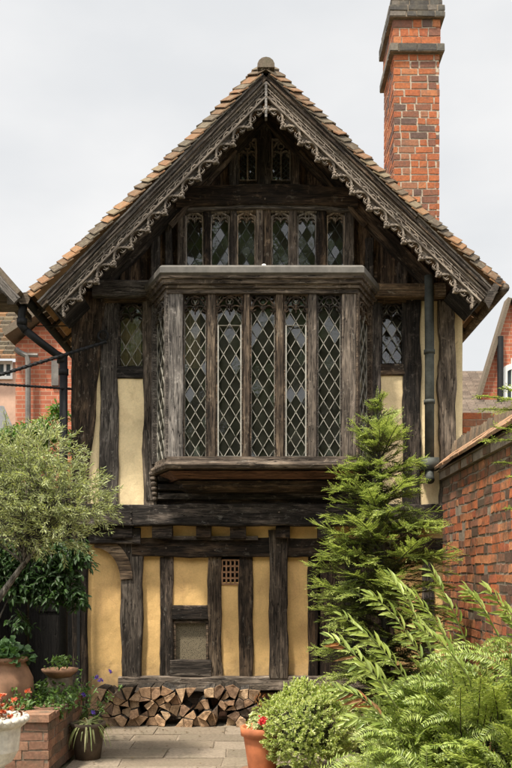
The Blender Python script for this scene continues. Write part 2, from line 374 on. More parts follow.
dead_leaf = leafmat('withered_leaflet', [(.30, .10, .03), (.22, .13, .05), (.38, .17, .05)], .3, .6, tcol=(1.4, 1, .6))
laurel_leaf = leafmat('laurel_leaf', [(0.015, 0.035, 0.01), (0.03, 0.065, 0.016), (0.045, 0.09, 0.022)], .25, .5, .3)
ivy_leaf = leafmat('climber_leaf', [(.08, .16, .03), (.14, .25, .05), (.06, .12, .03)], .4, .4)
euon_leaf = leafmat('variegated_leaf', [(0.28, 0.36, 0.09), (0.52, 0.55, 0.22), (0.18, 0.25, 0.06), (0.64, 0.64, 0.34), (0.34, 0.42, 0.12)], .3, .35)
bed_leaf = leafmat('bed_leaf', [(.05, .10, .025), (.09, .17, .04), (.13, .21, .05), (.07, .13, .03)], .35, .45)
ger_leaf = leafmat('geranium_leaf', [(.04, .09, .03), (.07, .14, .05), (.10, .18, .07)], .3, .5)
spider_leaf = leafmat('striped_leaf', [(.42, .45, .22), (.22, .30, .09), (.52, .50, .28), (.35, .28, .12)], .35, .4)
pale_leaf = leafmat('pale_leaf', [(.35, .40, .18), (.50, .50, .28), (.25, .33, .12)], .3, .4)
red_petal = leafmat('red_petal', [(.55, .03, .04), (.65, .06, .06), (.45, .02, .03)], .3, .5, tcol=(1.3, .7, .7))
orange_petal = leafmat('orange_petal', [(.75, .16, .03), (.70, .30, .16), (.45, .05, .02), (.75, .40, .25)], .3, .5, tcol=(1.3, .9, .7))
violet_petal = leafmat('violet_petal', [(.16, .08, .5), (.24, .14, .6)], .3, .5, tcol=(1, .9, 1.3))
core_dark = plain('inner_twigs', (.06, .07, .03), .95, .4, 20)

# ------------------------------------------------------------------ ground
mb = MB(); mb.box(-600, 600, -600, 900, -1.0, -0.03)
tag(mb.build('ground', plain('garden_earth', (.10, .09, .05), .95, .35, 3, .6, .02)), kind='structure')
mb = MB(); mb.box(-1.62, 1.3, -8.5, .2, -.2, -0.004)
tag(mb.build('paving_bed', mortar_dark), kind='structure')
mb = MB(); yy = -8.4; row = 0
while yy < .05:
    dp = .30 + .10 * random.random(); xx = -1.6 - random.random() * .3
    if row % 2: xx -= .25
    while xx < 1.25:
        wd = .45 + .5 * random.random(); x0 = max(xx, -1.6); x1 = min(xx + wd, 1.25); g = .008
        if x1 - x0 > .12:
            j = lambda: random.uniform(-.008, .008)
            zt = random.uniform(.0, .010)
            c = [(x0 + g + j(), yy + g + j()), (x1 - g + j(), yy + g + j()), (x1 - g + j(), yy + dp - g + j()), (x0 + g + j(), yy + dp - g + j())]
            mb.hexa([(a, b, -.03) for a, b in c] + [(a, b, zt + random.uniform(-.002, .002)) for a, b in c])
        xx += wd
    yy += dp; row += 1
o = bevel(mb.build('paving', slab_mat), .006); tag(o, kind='structure')

# ------------------------------------------------------------------ timber builder
q = MB()
for k in range(150):
    x, y = random.uniform(-1.5, 1.1), -random.random() ** 1.3 * 2.6 - .2 if random.random() < .6 else random.uniform(-.75, -.45); a = random.uniform(0, 6.28); r = random.uniform(.008, .022); z = .016
    q.add([(x, y, z), (x + r * math.cos(a), y + r * math.sin(a), z + .006), (x + 2 * r * math.cos(a + .3), y + 2 * r * math.sin(a + .3), z + .002), (x + r * math.cos(a + .8), y + r * math.sin(a + .8), z + .005)], [(0, 1, 2, 3)])
tag(q.build('leaf_litter', plain('litter', (.16, .11, .06), .9, .4, 30), origin=(0, -1, 0)), 'scattered dry leaf and bark litter on the paving in front of the log stack', 'litter', kind='stuff')
def timber(name, a, b, w0, w1, d, m, parent, yf, wob=.006, bow=0.0, off=0.0):
    """squared, slightly wavy timber; a, b = centreline ends on its front face, grain along local X"""
    a = Vector(a); b = Vector(b); ln = (b - a).length
    ex = (b - a).normalized(); ey = Vector((0, 1, 0)); ey = (ey - ex * ey.dot(ex)).normalized(); ez = ex.cross(ey)
    Mx = Matrix((ex, ey, ez)).transposed().to_4x4(); Mx.translation = a
    n = max(3, int(ln / .09)); sd = random.random() * 100; vs = []; fs = []
    c = min(.012, w0 * .12)
    for i in range(n + 1):
        t = i / n; x = t * ln; h = (w0 + (w1 - w0) * t) / 2
        e1 = h + wob * 2.2 * noise.noise(Vector((x * 2.3, sd, 0))) + wob * noise.noise(Vector((x * 9, sd, 5)))
        e2 = h + wob * 2.2 * noise.noise(Vector((x * 2.3, sd, 9))) + wob * noise.noise(Vector((x * 9, sd, 15)))
        yo = wob * 1.2 * noise.noise(Vector((x * 3, sd, 20))); bz = bow * math.sin(math.pi * t)
        for (y, z) in ((c, -e2), (0, -e2 + c), (0, e1 - c), (c, e1), (d, e1), (d, -e2)):
            vs.append((x, y + (yo if y <= c else 0), z + bz))
    for i in range(n):
        for k in range(6):
            k2 = (k + 1) % 6; fs.append((i * 6 + k, (i + 1) * 6 + k, (i + 1) * 6 + k2, i * 6 + k2))
    fs.append(tuple(range(6))); fs.append(tuple(n * 6 + k for k in range(5, -1, -1)))
    q = MB(); q.add([Mx @ Vector(v) for v in vs], fs)
    return q.build(name, m, parent, world=Mx)
def tv(name, p0, p1, q0, q1, Y, m, parent, d=.14, wob=.006, top=None, **k):
    """upright timber between photo columns p0..p1 and rows q0..q1; top=(p0,p1) gives its span at the head"""
    t0, t1 = top or (p0, p1); s = sc(Y)
    return timber(name, at((p0 + p1) / 2, q1, Y), at((t0 + t1) / 2, q0, Y), (p1 - p0) / s, (t1 - t0) / s, d, m, parent, Y, wob, **k)
def th(name, p0, p1, q0, q1, Y, m, parent, d=.14, wob=.006, **k):
    s = sc(Y)
    return timber(name, at(p0, (q0 + q1) / 2, Y), at(p1, (q0 + q1) / 2, Y), (q1 - q0) / s, (q1 - q0) / s, d, m, parent, Y, wob, **k)
def panel(name, p0, p1, q0, q1, Y, m, parent, th_=.09):
    a = at(p0, q1, Y); b = at(p1, q0, Y); nx, nz = max(2, int((b.x - a.x) / .05)), max(3, int((b.z - a.z) / .06))
    vs = []; fs = []
    for j in range(nz + 1):
        for i in range(nx + 1):
            x = a.x + (b.x - a.x) * i / nx; z = a.z + (b.z - a.z) * j / nz
            vs.append((x, Y + .007 * noise.noise(Vector((x * 4, Y * 7, z * 4))) + .003 * noise.noise(Vector((x * 14, Y, z * 14))), z))
    for j in range(nz):
        for i in range(nx):
            k = j * (nx + 1) + i; fs.append((k, k + 1, k + nx + 2, k + nx + 1))
    mbq = MB(); mbq.add(vs, fs)
    mbq.box(a.x + .001, b.x - .001, Y + .02, Y + th_, a.z + .001, b.z - .001)
    return mbq.build(name, m, parent, smooth=False)

def clip_poly(poly, x0, x1, z0, z1):
    def cl(P, f, g):
        o_ = []
        for i in range(len(P)):
            a, b = P[i], P[(i + 1) % len(P)]; fa, fb = f(a), f(b)
            if fa >= 0: o_.append(a)
            if (fa >= 0) != (fb >= 0):
                t = fa / (fa - fb); o_.append((a[0] + (b[0] - a[0]) * t, a[1] + (b[1] - a[1]) * t))
        return o_
    for f in (lambda p: p[0] - x0, lambda p: x1 - p[0], lambda p: p[1] - z0, lambda p: z1 - p[1]):
        if len(poly) < 3: return []
        poly = cl(poly, f, None)
    return poly
def leaded(parent, u0, u1, v0, v1, mapf, nx=3, ratio=1.85, lw=.0085, tilt=.035, vtop=None, lead_m=None, lean=0.0):
    """diamond quarries in lead: one pane mesh, one lattice mesh"""
    du = (u1 - u0) / nx; dv = du * ratio; g = MB(); l = MB()
    vt = vtop or v1
    j = -1
    while v0 + (j - 1) * dv / 2 < v1:
        for i in range(-1, nx + 1):
            cx = u0 + (i + (.5 if j % 2 else 0) + .0) * du; cz = v0 + j * dv / 2
            P = clip_poly([(cx - du / 2, cz), (cx, cz - dv / 2), (cx + du / 2, cz), (cx, cz + dv / 2)], u0, u1, v0, v1)
            if len(P) > 2:
                ta, tb = random.gauss(0, tilt), random.gauss(lean, tilt)
                g.add([mapf(a, b, .0 + (a - cx) * ta + (b - cz) * tb) for a, b in P], [tuple(range(len(P)))])
        j += 1
    kx = int((v1 - v0) / dv) + nx + 3
    for sgn in (1, -1):
        for k in range(-kx, kx * 2):
            # line u = u0 + k*du + sgn*(v-v0)*du/dv
            pts = []
            ua = u0 + (k + .5) * du; sl_ = sgn * du / dv
            lo, hi = v0, v1
            # clip to u range
            if sl_ > 0: lo = max(lo, v0 + (u0 - ua) / sl_); hi = min(hi, v0 + (u1 - ua) / sl_)
            else: lo = max(lo, v0 + (u1 - ua) / sl_); hi = min(hi, v0 + (u0 - ua) / sl_)
            if hi - lo > .01:
                l.ribbon([(ua + (lo - v0) * sl_, lo), (ua + (hi - v0) * sl_, hi)], lw, -.006, .004, mapf)
    e = lw * .5
    l.ribbon([(u0 + e, v0), (u0 + e, v1)], lw, -.005, .004, mapf); l.ribbon([(u1 - e, v0), (u1 - e, v1)], lw, -.005, .004, mapf)
    l.ribbon([(u0, v0 + e), (u1, v0 + e)], lw, -.0055, .0045, mapf)
    g.build('glass_pane', glass, parent, world=Matrix.Identity(4), recalc=False)
    l.build('lead_lattice', lead_m or lead, parent, world=Matrix.Identity(4))
def arc(cx, cy, r, a0, a1, n=10): return [(cx + r * math.cos(R(a0 + (a1 - a0) * i / n)), cy + r * math.sin(R(a0 + (a1 - a0) * i / n))) for i in range(n + 1)]
def tracery(mbq, u0, u1, v0, v1, mapf, w=.012, y0=-.02, y1=.02):
    """cusped head: two small arches, a ring and a trefoil"""
    W_ = u1 - u0; H = v1 - v0; c = (u0 + u1) / 2
    def parch(a, b, base, top):
        m_ = (a + b) / 2
        return [(a, base), (a + (m_ - a) * .12, base + (top - base) * .5), (a + (m_ - a) * .5, base + (top - base) * .85), (m_, top),
                (b - (b - m_) * .5, base + (top - base) * .85), (b - (b - m_) * .12, base + (top - base) * .5), (b, base)]
    mbq.ribbon(parch(u0, u1, v0, v1 - H * .08), w * 1.2, y0, y1, mapf)
    r = min(W_ * .17, H * .2)
    mbq.ribbon(arc(c, v1 - H * .38, r, 0, 360, 14), w * .8, y0 + .003, y1, mapf)
    for sx in (-1, 1):
        mbq.ribbon(arc(c + sx * W_ * .25, v0 + H * .12, W_ * .2, 10, 170, 8), w * .9, y0 + .002, y1, mapf)
        mbq.ribbon(arc(c + sx * W_ * .36, v1 - H * .16, W_ * .11, 0, 360, 10), w * .7, y0 + .004, y1, mapf)
        mbq.ribbon([(c + sx * W_ * .5, v0), (c + sx * W_ * .3, v0 + H * .16)], w * .8, y0 + .004, y1, mapf)
    mbq.ribbon([(c, v0 - H * .02), (c, v0 + H * .4)], w * .8, y0 + .001, y1, mapf)
    mbq.ribbon([(u0, v1 - H * .02), (u1, v1 - H * .02)], w * 1.5, y0 + .005, y1, mapf)

# ------------------------------------------------------------------ brickwork
def brick_face(mb, O, U, V, Nn, Wd, H, bl=.22, bh=.075, mt=.010, m=0, jit=.003, drop=0.0, dep=.05):
    O, U, V, Nn = Vector(O), Vector(U), Vector(V), Vector(Nn)
    rows = max(1, round(H / bh)); bh = H / rows
    for r in range(rows):
        u = -random.random() * bl * .4 if r % 2 else -bl * .5 - random.random() * .03
        while u < Wd - .01:
            ln = bl * (random.choice([.5, 1, 1, .5]) if True else 1) * random.uniform(.94, 1.05)
            a = max(u, 0) + mt / 2 * (u > 0); b = min(u + ln, Wd) - mt / 2 * (u + ln < Wd)
            if b - a > .03 and random.random() >= drop:
                z0 = r * bh + mt / 2; z1 = (r + 1) * bh - mt / 2; pr = random.uniform(.003, .007)
                j = lambda: random.uniform(-jit, jit)
                base = [(a + j(), z0 + j()), (b + j(), z0 + j()), (b + j(), z1 + j()), (a + j(), z1 + j())]
                lo = [O + U * p[0] + V * p[1] - Nn * dep for p in base]; hi = [O + U * p[0] + V * p[1] + Nn * (pr + j() * .35) for p in base]
                mb.hexa(lo + hi, m)
            u += ln
def brick_box(mb, x0, x1, y0, y1, z0, z1, faces='FLRB', m=0, mm=1, **k):
    mb.box(x0 + .0015, x1 - .0015, y0 + .0015, y1 - .0015, z0, z1 - .001, mm)
    if 'F' in faces: brick_face(mb, (x0, y0, z0), (1, 0, 0), (0, 0, 1), (0, -1, 0), x1 - x0, z1 - z0, m=m, **k)
    if 'B' in faces: brick_face(mb, (x1, y1, z0), (-1, 0, 0), (0, 0, 1), (0, 1, 0), x1 - x0, z1 - z0, m=m, **k)
    if 'L' in faces: brick_face(mb, (x0, y1, z0), (0, -1, 0), (0, 0, 1), (-1, 0, 0), y1 - y0, z1 - z0, m=m, **k)
    if 'R' in faces: brick_face(mb, (x1, y0, z0), (0, 1, 0), (0, 0, 1), (1, 0, 0), y1 - y0, z1 - z0, m=m, **k)

# ================================================================== THE HOUSE
house = thing('timber_house', 'old black timber and ochre plaster gabled house with carved bargeboards and leaded oriel window', 'house', (0.1, 3, 0))
YU, YG = 0.0, 0.15
XL, XR = -2.07, 2.27
# --- upper storey plaster and posts
panel('plaster_panel', 86, 106, 330, 512, YU + .035, cream_plaster, house)
panel('plaster_panel', 115, 147, 372, 512, YU + .03, cream_plaster, house)
panel('plaster_panel', 377, 407, 368, 512, YU + .03, cream_plaster, house)
panel('plaster_panel', 417, 445, 290, 512, YU + .035, cream_plaster, house)
panel('plaster_panel', 453, 462.4, 300, 512, YU + .06, cream_plaster, house)
tv('corner_post', 71, 84, 292, 520, YU - .01, oak_dark, house, d=.2, wob=.008, top=(71, 106))
tv('post', 99, 118, 292, 508, YU, oak, house, wob=.008, top=(101, 118))
tv('post', 143, 156, 290, 508, YU - .01, oak, house, wob=.009)
tv('post', 366, 381, 290, 508, YU - .01, oak_dark, house, wob=.006)
tv('post', 403, 421, 292, 508, YU, oak_dark, house, wob=.009)
tv('corner_post', 440, 457, 300, 520, YU - .02, oak_grey, house, d=.2, wob=.016, top=(438, 455))
th('rail', 116, 146, 366, 378, YU + .005, oak_dark, house)
th('rail', 379, 405, 363, 375, YU + .005, oak_dark, house)
th('wall_plate', 92, 150, 280, 296, YU - .10, oak, house, d=.2, wob=.010)
th('wall_plate', 372, 446, 283, 297, YU - .10, oak, house, d=.2, wob=.010)
th('window_head', 104, 146, 294, 302, YU - .02, oak_dark, house)
th('window_head', 378, 406, 295, 302, YU - .02, oak, house)
timber('brace', at(147, 430, YU - .02), at(152, 500, YU - .02), .06, .13, .1, oak, house, 0)
# --- jetty and ground storey
th('bressumer', 72, 462, 504, 525, YU - .08, oak_dark, house, d=.26, wob=.008)
panel('plaster_panel', 110, 455, 523, 541, YU + .12, ochre_plaster, house)
for a, b in ((112, 132), (152, 172), (196, 211), (230, 246), (276, 290), (318, 334), (360, 376), (402, 418)):
    th('joist_end', a, b, 525.5, 538.5, YU - .01, oak_dark, house, d=.3)
th('ground_plate', 132, 460, 538, 557, YG - .05, oak_dark, house, d=.2, wob=.008)
th('ground_plate', 88, 140, 528, 543, YG - .11, oak_dark, house, d=.2, wob=.008)
mb = MB()  # weathered ledge on the plate
mb.box(at(168, 0, .05).x, at(258, 0, .05).x, YG - .09, YG - .02, at(0, 540, .07).z, at(0, 536, .07).z)
mb.build('plate_ledge', oak, house, origin=at(168, 538, .07))
for a, b, q0, q1 in ((86, 126, 540, 697), (138, 163, 555, 680), (170, 211, 555, 606), (219, 242, 582, 680), (250, 272, 555, 680), (285, 311, 555, 680), (392, 425, 555, 680), (432, 450, 555, 680)):
    panel('plaster_panel', a, b, q0, q1, YG + .03, ochre_plaster, house)
tv('post', 122, 141, 543, 678, YG - .04, oak, house, d=.2, wob=.010, top=(119, 143))
for a, b in ((160, 173), (239, 253), (308, 318)):
    tv('stud', a, b, 557, 678, YG, oak_dark, house, wob=.008)
tv('stud', 208, 222, 557, 678, YG - .005, oak, house, wob=.009)
for a, b in ((345, 356), (383, 395), (423, 434)): tv('stud', a, b, 557, 678, YG, oak_dark, house, wob=.008)
tv('post', 269, 288, 530, 678, YG - .07, oak, house, d=.22, wob=.008)
tv('corner_post', 446, 462, 540, 695, YG - .02, oak_dark, house, d=.22, wob=.008)
th('sill_beam', 118, 462, 677, 692, YG - .06, oak_grey, house, d=.3, wob=.010)
# curved brace at the left post
q = MB(); P = []
for i in range(13):
    t = i / 12; a = math.pi / 2 * t
    P.append((at(93 + 32 * math.sin(a), 541 + 38 * (1 - math.cos(a)), 0).x, at(93, 541 + 38 * (1 - math.cos(a)), 0).z))
q.ribbon(P, .14, -.02, .14, lambda u, v, y: (u, YG - .04 + y, v)); q.build('curved_brace', oak, house, origin=at(93, 541, YG))
# niche with wire screen
th('niche_head', 172, 209, 605, 620, YG + .005, oak_dark, house)
th('niche_sill', 170, 211, 660, 677, YG - .015, oak, house, wob=.004)
niche = MB(); A = at(173, 662, YG + .05); B = at(209, 620, YG + .05)
niche.box(A.x, B.x, YG + .08, YG + .16, A.z, B.z)
nm, t_, p_, N, K = mat('woven_screen'); tcn = N('ShaderNodeTexCoord')
vo = N('ShaderNodeTexVoronoi'); vo.inputs['Scale'].default_value = 60; vo.feature = 'DISTANCE_TO_EDGE'; K(tcn.outputs['Object'], vo.inputs['Vector'])
rr = ramp(N, [(.0, (.17, .14, .09)), (.16, (.15, .12, .075)), (.3, (.05, .037, .022))]); K(vo.outputs['Distance'], rr.inputs['Fac']); K(rr.outputs['Color'], p_.inputs['Base Color'])
p_.inputs['Roughness'].default_value = .8; bump(N, K, p_, vo.outputs['Distance'], -.6, .01)
nw = niche.build('niche_window', nm, house)
fr = MB(); f_ = lambda u, v, y: (u, YG + .03 + y, v)
fr.ribbon([(A.x + .02, A.z + .02), (B.x - .02, A.z + .02), (B.x - .02, B.z - .02), (A.x + .02, B.z - .02)], .035, 0, .06, f_, closed=True)
fr.build('frame', oak, nw, world=Matrix.Identity(4))
q = MB(); a = at(320, 0, YG).x; b = at(384, 0, YG).x
for i in range(5): q.box(a + (b - a) * i / 5 + .002, a + (b - a) * (i + 1) / 5 - .002, YG + .04 + random.uniform(0, .008), YG + .09, .3, 1.84)
q.build('plank_door', oak_z, house)
# pierced tile vent
q = MB(); A = at(222, 584, YG); B = at(239, 560, YG)
q.box(A.x, B.x, YG + .10, YG + .14, A.z, B.z, 1)
nw_ = (B.x - A.x) / 4; nh_ = (B.z - A.z) / 4
for i in range(5): q.box(A.x + i * nw_ - .009, A.x + i * nw_ + .009, YG + .01, YG + .05, A.z, B.z)
for j in range(5): q.box(A.x, B.x, YG + .014, YG + .05, A.z + j * nh_ - .010, A.z + j * nh_ + .010)
q.build('air_vent', [plain('vent_tile', (.28, .15, .08), .85, .3, 30), black_iron], house)
# plinth
mb = MB(); a = at(118, 0, YG); brick_box(mb, a.x, XR - .01, YG + .02, YG + .25, -.05, .295, 'F'); mb.build('plinth', [brick_plant, mortar_dark], house)
tv('corner_post', 72, 87, 520, 726, YG - .02, oak_dark, house, d=.2)
# rendered leg of the left panel to the ground
panel('plaster_panel', 86, 121, 690, 724, YG + .032, ochre_plaster, house)
# --- shell: side walls, back wall, floors
mb = MB(); zl = 4.62; zr = 4.72
mb.box(XL, XL + .12, .35, 6, 0, zl); mb.box(XR - .12, XR, .35, 6, 0, zr); mb.box(XL + .001, XL + .12, .18, .35, 2.3, zl); mb.box(XR - .12, XR - .001, .18, .35, 2.3, zr); mb.box(XL + .12, XR - .12, 5.88, 6, 0, 4.65)
mb.build('side_wall', cream_plaster, house)
mb = MB()
mb.box(XL + .13, XR - .13, 3.2, 3.3, 0, 6.2); mb.box(XL + .13, XR - .13, .26, 3.2, 2.30, 2.40); mb.box(XL + .13, XR - .13, .2, 3.2, 4.80, 4.86)
mb.box(XL + .121, XL + .14, .26, 3.2, 0, 4.6); mb.box(XR - .14, XR - .121, .26, 3.2, 0, 4.6)
mb.build('interior_wall', dark_room, house)

# --- gable boarding with openings
RX, RZ = 0.083, 6.96                       # ridge
SLL = (RZ - 4.57) / (RX + 2.365); SLR = (RZ - 4.69) / (2.51 - RX)
def roofz(x): return RZ - (RX - x) * SLL if x < RX else RZ - (x - RX) * SLR
YB = .055
gw = [(185, 204), (210, 230), (236.5, 256), (271, 290), (297, 317), (326, 345)]
rects = [(at(a, 0, YB).x, at(b, 0, YB).x, at(0, 266, YB).z, at(0, 212, YB).z) for a, b in gw]
rects += [(at(a, 0, YB).x, at(b, 0, YB).x, at(0, 180, YB).z, at(0, 140, YB).z) for a, b in ((238, 257), (271, 291))]
cuts = sorted({XL, XR} | {r[0] for r in rects} | {r[1] for r in rects}); mb = MB()
zb = at(0, 298, YB).z
for i in range(len(cuts) - 1):
    x0, x1 = cuts[i], cuts[i + 1]; n = max(1, round((x1 - x0) / .13))
    for k in range(n):
        a = x0 + (x1 - x0) * k / n; b = x0 + (x1 - x0) * (k + 1) / n; mid = (a + b) / 2
        ivs = [(zb, None)]; blk = sorted([(r[2], r[3]) for r in rects if r[0] - 1e-4 <= a and b <= r[1] + 1e-4])
        segs = []; cur = zb
        for lo, hi in blk: segs.append((cur, lo)); cur = hi
        segs.append((cur, None)); yo = random.uniform(0, .012)
        # the oriel roof closes the strip under the band windows
        for lo, hi in segs:
            h0 = roofz(a) - .10 if hi is None else hi; h1 = roofz(b) - .10 if hi is None else hi
            if h0 > lo and h1 > lo:
                p = [(a + .002, YB + yo, lo), (b - .002, YB + yo, lo), (b - .002, YB + .05, lo), (a + .002, YB + .05, lo),
                     (a + .002, YB + yo, h0), (b - .002, YB + yo, h1), (b - .002, YB + .05, h1), (a + .002, YB + .05, h0)]
                mb.hexa(p)
mb.build('gable_boarding', oak_z, house)
mb = MB()   # behind the boards, dark loft
mb.box(-1.2, 1.3, .9, 1.0, 4.87, 6.1); mb.build('loft_wall', dark_room, house)

# band of six gable lights
for a, b in ((177, 185.5), (203.5, 210.5), (229.5, 237), (255.5, 263.3), (263.7, 271.5), (289.5, 297.5), (316.5, 326.5), (344.5, 355)):
    tv('mullion', a, b, 207, 272, YU - .03, oak if random.random() < .5 else oak_dark, house, d=.09, wob=.004)
for a, b in gw:
    A = at(a, 266, YU + .02); B = at(b, 211, YU + .02); f_ = lambda u, v, y: (u, YU + .03 + y, v)
    fm = MB(); fm.ribbon([(A.x + .008, A.z), (A.x + .008, B.z - .07), ((A.x + B.x) / 2, B.z - .02), (B.x - .008, B.z - .07), (B.x - .008, A.z)], .022, -.03, .02, f_)
    fm.ribbon([(A.x, B.z - .012), (B.x, B.z - .012)], .03, -.035, .02, f_)
    tracery(fm, A.x + .01, B.x - .01, B.z - .13, B.z - .02, f_, .008)
    wn = fm.build('gable_window', frame_oak, house)
    leaded(wn, A.x, B.x, A.z, B.z - .02, lambda u, v, y: Vector((u, YU + .05 + y, v)), 2, 1.6, .005, .035, lead_m=pipe_lead)
th('collar_beam', 176, 358, 188, 208, YU - .09, oak_dark, house, d=.14, bow=.05, wob=.008)
th('collar_fillet', 184, 350, 206, 211, YU - .06, oak, house, d=.1, bow=.03, wob=.003)
# attic pair
for a, b in ((229, 238), (257, 271), (291, 300)): tv('mullion', a, b, 118 if a == 257 else 138, 186, YU - .03, oak_dark, house, d=.09)
for a, b in ((238, 257), (271, 291)):
    A = at(a, 181, YU); B = at(b, 138, YU); c = (A.x + B.x) / 2; f_ = lambda u, v, y: (u, YU + .03 + y, v)
    fm = MB(); fm.ribbon([(A.x + .008, A.z + .01), (B.x - .008, A.z + .01), (B.x - .008, B.z - .01), (A.x + .008, B.z - .01)], .022, -.03, .03, f_, closed=True)
    fm.ribbon([(c, A.z), (c, B.z - .14)], .016, -.022, .02, f_)
    tracery(fm, A.x + .01, B.x - .01, B.z - .2, B.z - .01, f_, .010)
    wn = fm.build('attic_window', frame_oak, house)
    leaded(wn, A.x, B.x, A.z, B.z, lambda u, v, y: Vector((u, YU + .055 + y, v)), 4, 1.0, .005, .05, lead_m=pipe_lead)
# inner raking timbers
for (p, q_) in (((262, 118), (98, 286)), ((270, 118), (434, 284))):
    timber('raking_strut', at(*p, YU - .06), at(*q_, YU - .06), .13, .15, .1, oak_dark, house, 0)
for (p, q_) in (((300, 150), (366, 225)), ((236, 150), (170, 225))):
    timber('raking_fillet', at(*p, YU - .08), at(*q_, YU - .08), .035, .05, .05, oak, house, 0)
for a, b, q0 in ((150, 160, 236), (366, 374, 238), (120, 130, 262), (398, 408, 262)):
    tv('gable_stud', a, b, q0, 284, YU + .0, oak_dark, house, d=.06)
tv('gable_stud', 164, 172, 222, 268, YU + .0, oak_dark, house, d=.06)

for (px, py, Y) in ((131, 512, YU - .085), (131, 519, YU - .085), (213, 508, YU - .085), (279, 512, YU - .085), (279, 519, YU - .085), (392, 512, YU - .085), (129, 552, YG - .045), (278, 545, YG - .075), (280, 552, YG - .075), (166, 548, YG - .055), (215, 550, YG - .055), (246, 549, YG - .055), (110, 505, YU - .002), (150, 300, YU - .012), (374, 300, YU - .012), (412, 300, YU - .002), (265, 199, YU - .095), (190, 200, YU - .095), (342, 200, YU - .095)):
    c = at(px, py, Y); q = MB(); q.tube([(c.x, Y - .012, c.z), (c.x, Y + .04, c.z)], [.010, .012], 8); q.build('peg', oak_grey, house)
# --- side windows
for i, (a, b, q0, q1) in enumerate(((118, 144, 301, 367), (381, 404, 301, 364))):
    A = at(a, q1, YU); B = at(b, q0, YU); f_ = lambda u, v, y: (u, YU + .04 + y, v)
    fm = MB(); fm.ribbon([(A.x + .008, A.z + .008), (B.x - .008, A.z + .008), (B.x - .008, B.z), (A.x + .008, B.z)], .022, -.03, .03, f_, closed=True)
    tracery(fm, A.x + .012, B.x - .012, B.z - .21, B.z, f_, .014)
    wn = fm.build('side_window', oak_dark, house)
    leaded(wn, A.x + .01, B.x - .01, A.z + .01, B.z - .05, lambda u, v, y: Vector((u, YU + .055 + y, v)), 2, 1.68, .0075, .05, lean=(-.02, .24)[i])
mb = MB(); a = at(119, 365, .12); b = at(141, 318, .12)
for i in range(7): mb.box(a.x + (b.x - a.x) * i / 7, a.x + (b.x - a.x) * (i + 1) / 7, .14 + (i % 2) * .02, .19 + (i % 2) * .02, a.z, b.z)
mb.build('curtain', curtain_m, house)

# --- oriel window
YO = -.5; s0 = sc(YO)
XF0, XF1 = at(168, 0, YO).x, at(356, 0, YO).x        # front corners
XB0, XB1 = at(153, 0, 0).x, at(371, 0, 0).x          # where it meets the wall
def plan(o):   # outline offset outward by o: wall-left, front-left, front-right, wall-right
    dl = Vector((XF0 - XB0, YO)).length
    k = o * .55
    return [(XB0 - o * 1.1, .05), (XF0 - k, YO - o), (XF1 + k, YO - o), (XB1 + o * 1.1, .05)]
def moulding(prof, name, m, parent, cap=True):
    q = MB(); vs = []; fs = []
    for o_, z in prof:
        vs += [(x, y, z) for x, y in plan(o_)]
    n = len(prof)
    for i in range(n - 1):
        for k in range(3): fs.append((i * 4 + k, i * 4 + k + 1, (i + 1) * 4 + k + 1, (i + 1) * 4 + k))
        fs.append((i * 4 + 3, i * 4, (i + 1) * 4, (i + 1) * 4 + 3))
    fs.append((0, 1, 2, 3)); fs.append(tuple((n - 1) * 4 + k for k in (3, 2, 1, 0)))
    q.add(vs, fs); return bevel(q.build(name, m, parent), .004)
def zo(py, o_=0): return CAM_H + (HY - py) * (DIST + YO - o_) / FPX
oriel = thing('oriel_window', None, None, (0, -.25, zo(468)))
oriel.parent = house; oriel.matrix_parent_inverse = WM['timber_house'].inverted()
moulding([(.10, zo(275, .12)), (.13, zo(273, .12)), (.13, zo(267, .12)), (.10, zo(264.5, .12)), (.02, zo(263, .1))], 'lead_roof', lead_grey, oriel)
moulding([(.02, zo(294)), (.025, zo(289)), (.045, zo(288, .04)), (.05, zo(284.5, .05)), (.075, zo(283.5, .07)), (.085, zo(279.5, .08)), (.105, zo(278, .1)), (.11, zo(275.2, .1))], 'cornice', oak, oriel)
moulding([(.0, zo(469)), (.035, zo(468, .05)), (.055, zo(464.5, .06)), (.05, zo(462.5, .06)), (.02, zo(461, .03)), (.012, zo(456.5))], 'sill', oak, oriel)
moulding([(-.16, zo(477)), (-.02, zo(470.4))], 'soffit', oak_red, oriel)
moulding([(-.34, zo(488.5)), (-.24, zo(484)), (-.24, zo(481)), (-.17, zo(478.6))], 'soffit_moulding', oak_dark, oriel)
mb = MB(); a = at(150, 506, .05); b = at(377, 474, .05); mb.box(a.x, b.x, .03, .12, a.z, b.z); mb.build('apron_board', oak_dark, oriel)
for py_, d_ in ((478, .10), (487, .07), (496, .04)):
    th('apron_rail', 158, 372, py_ - 3, py_ + 3, YU - d_, oak_dark, oriel, d=.12, wob=.003)
mb = MB(); a = at(150, 300, .05); b = at(377, 272, .05); mb.box(a.x, b.x, .03, .16, a.z, b.z); mb.build('head_board', oak_dark, oriel)
zt, zs = zo(293), zo(457)
def flat(u, v, y): return Vector((u, YO + y, v))
fx = lambda p: at(p, 0, YO).x
lights = [(183, 207), (216, 243), (250, 276), (284, 308), (317, 342)]
mull = [(207, 216), (243, 250), (276, 284), (308, 317)]
for a, b in ((168, 183), (342, 356.5)): tv('corner_mullion', a, b, 290, 459, YO - .01, oak_grey, oriel, d=.12, wob=.004)
for a, b in mull: tv('mullion', a + .4, b - .4, 290, 459, YO - .005, oak if a != 308 else oak_grey, oriel, d=.10, wob=.003)
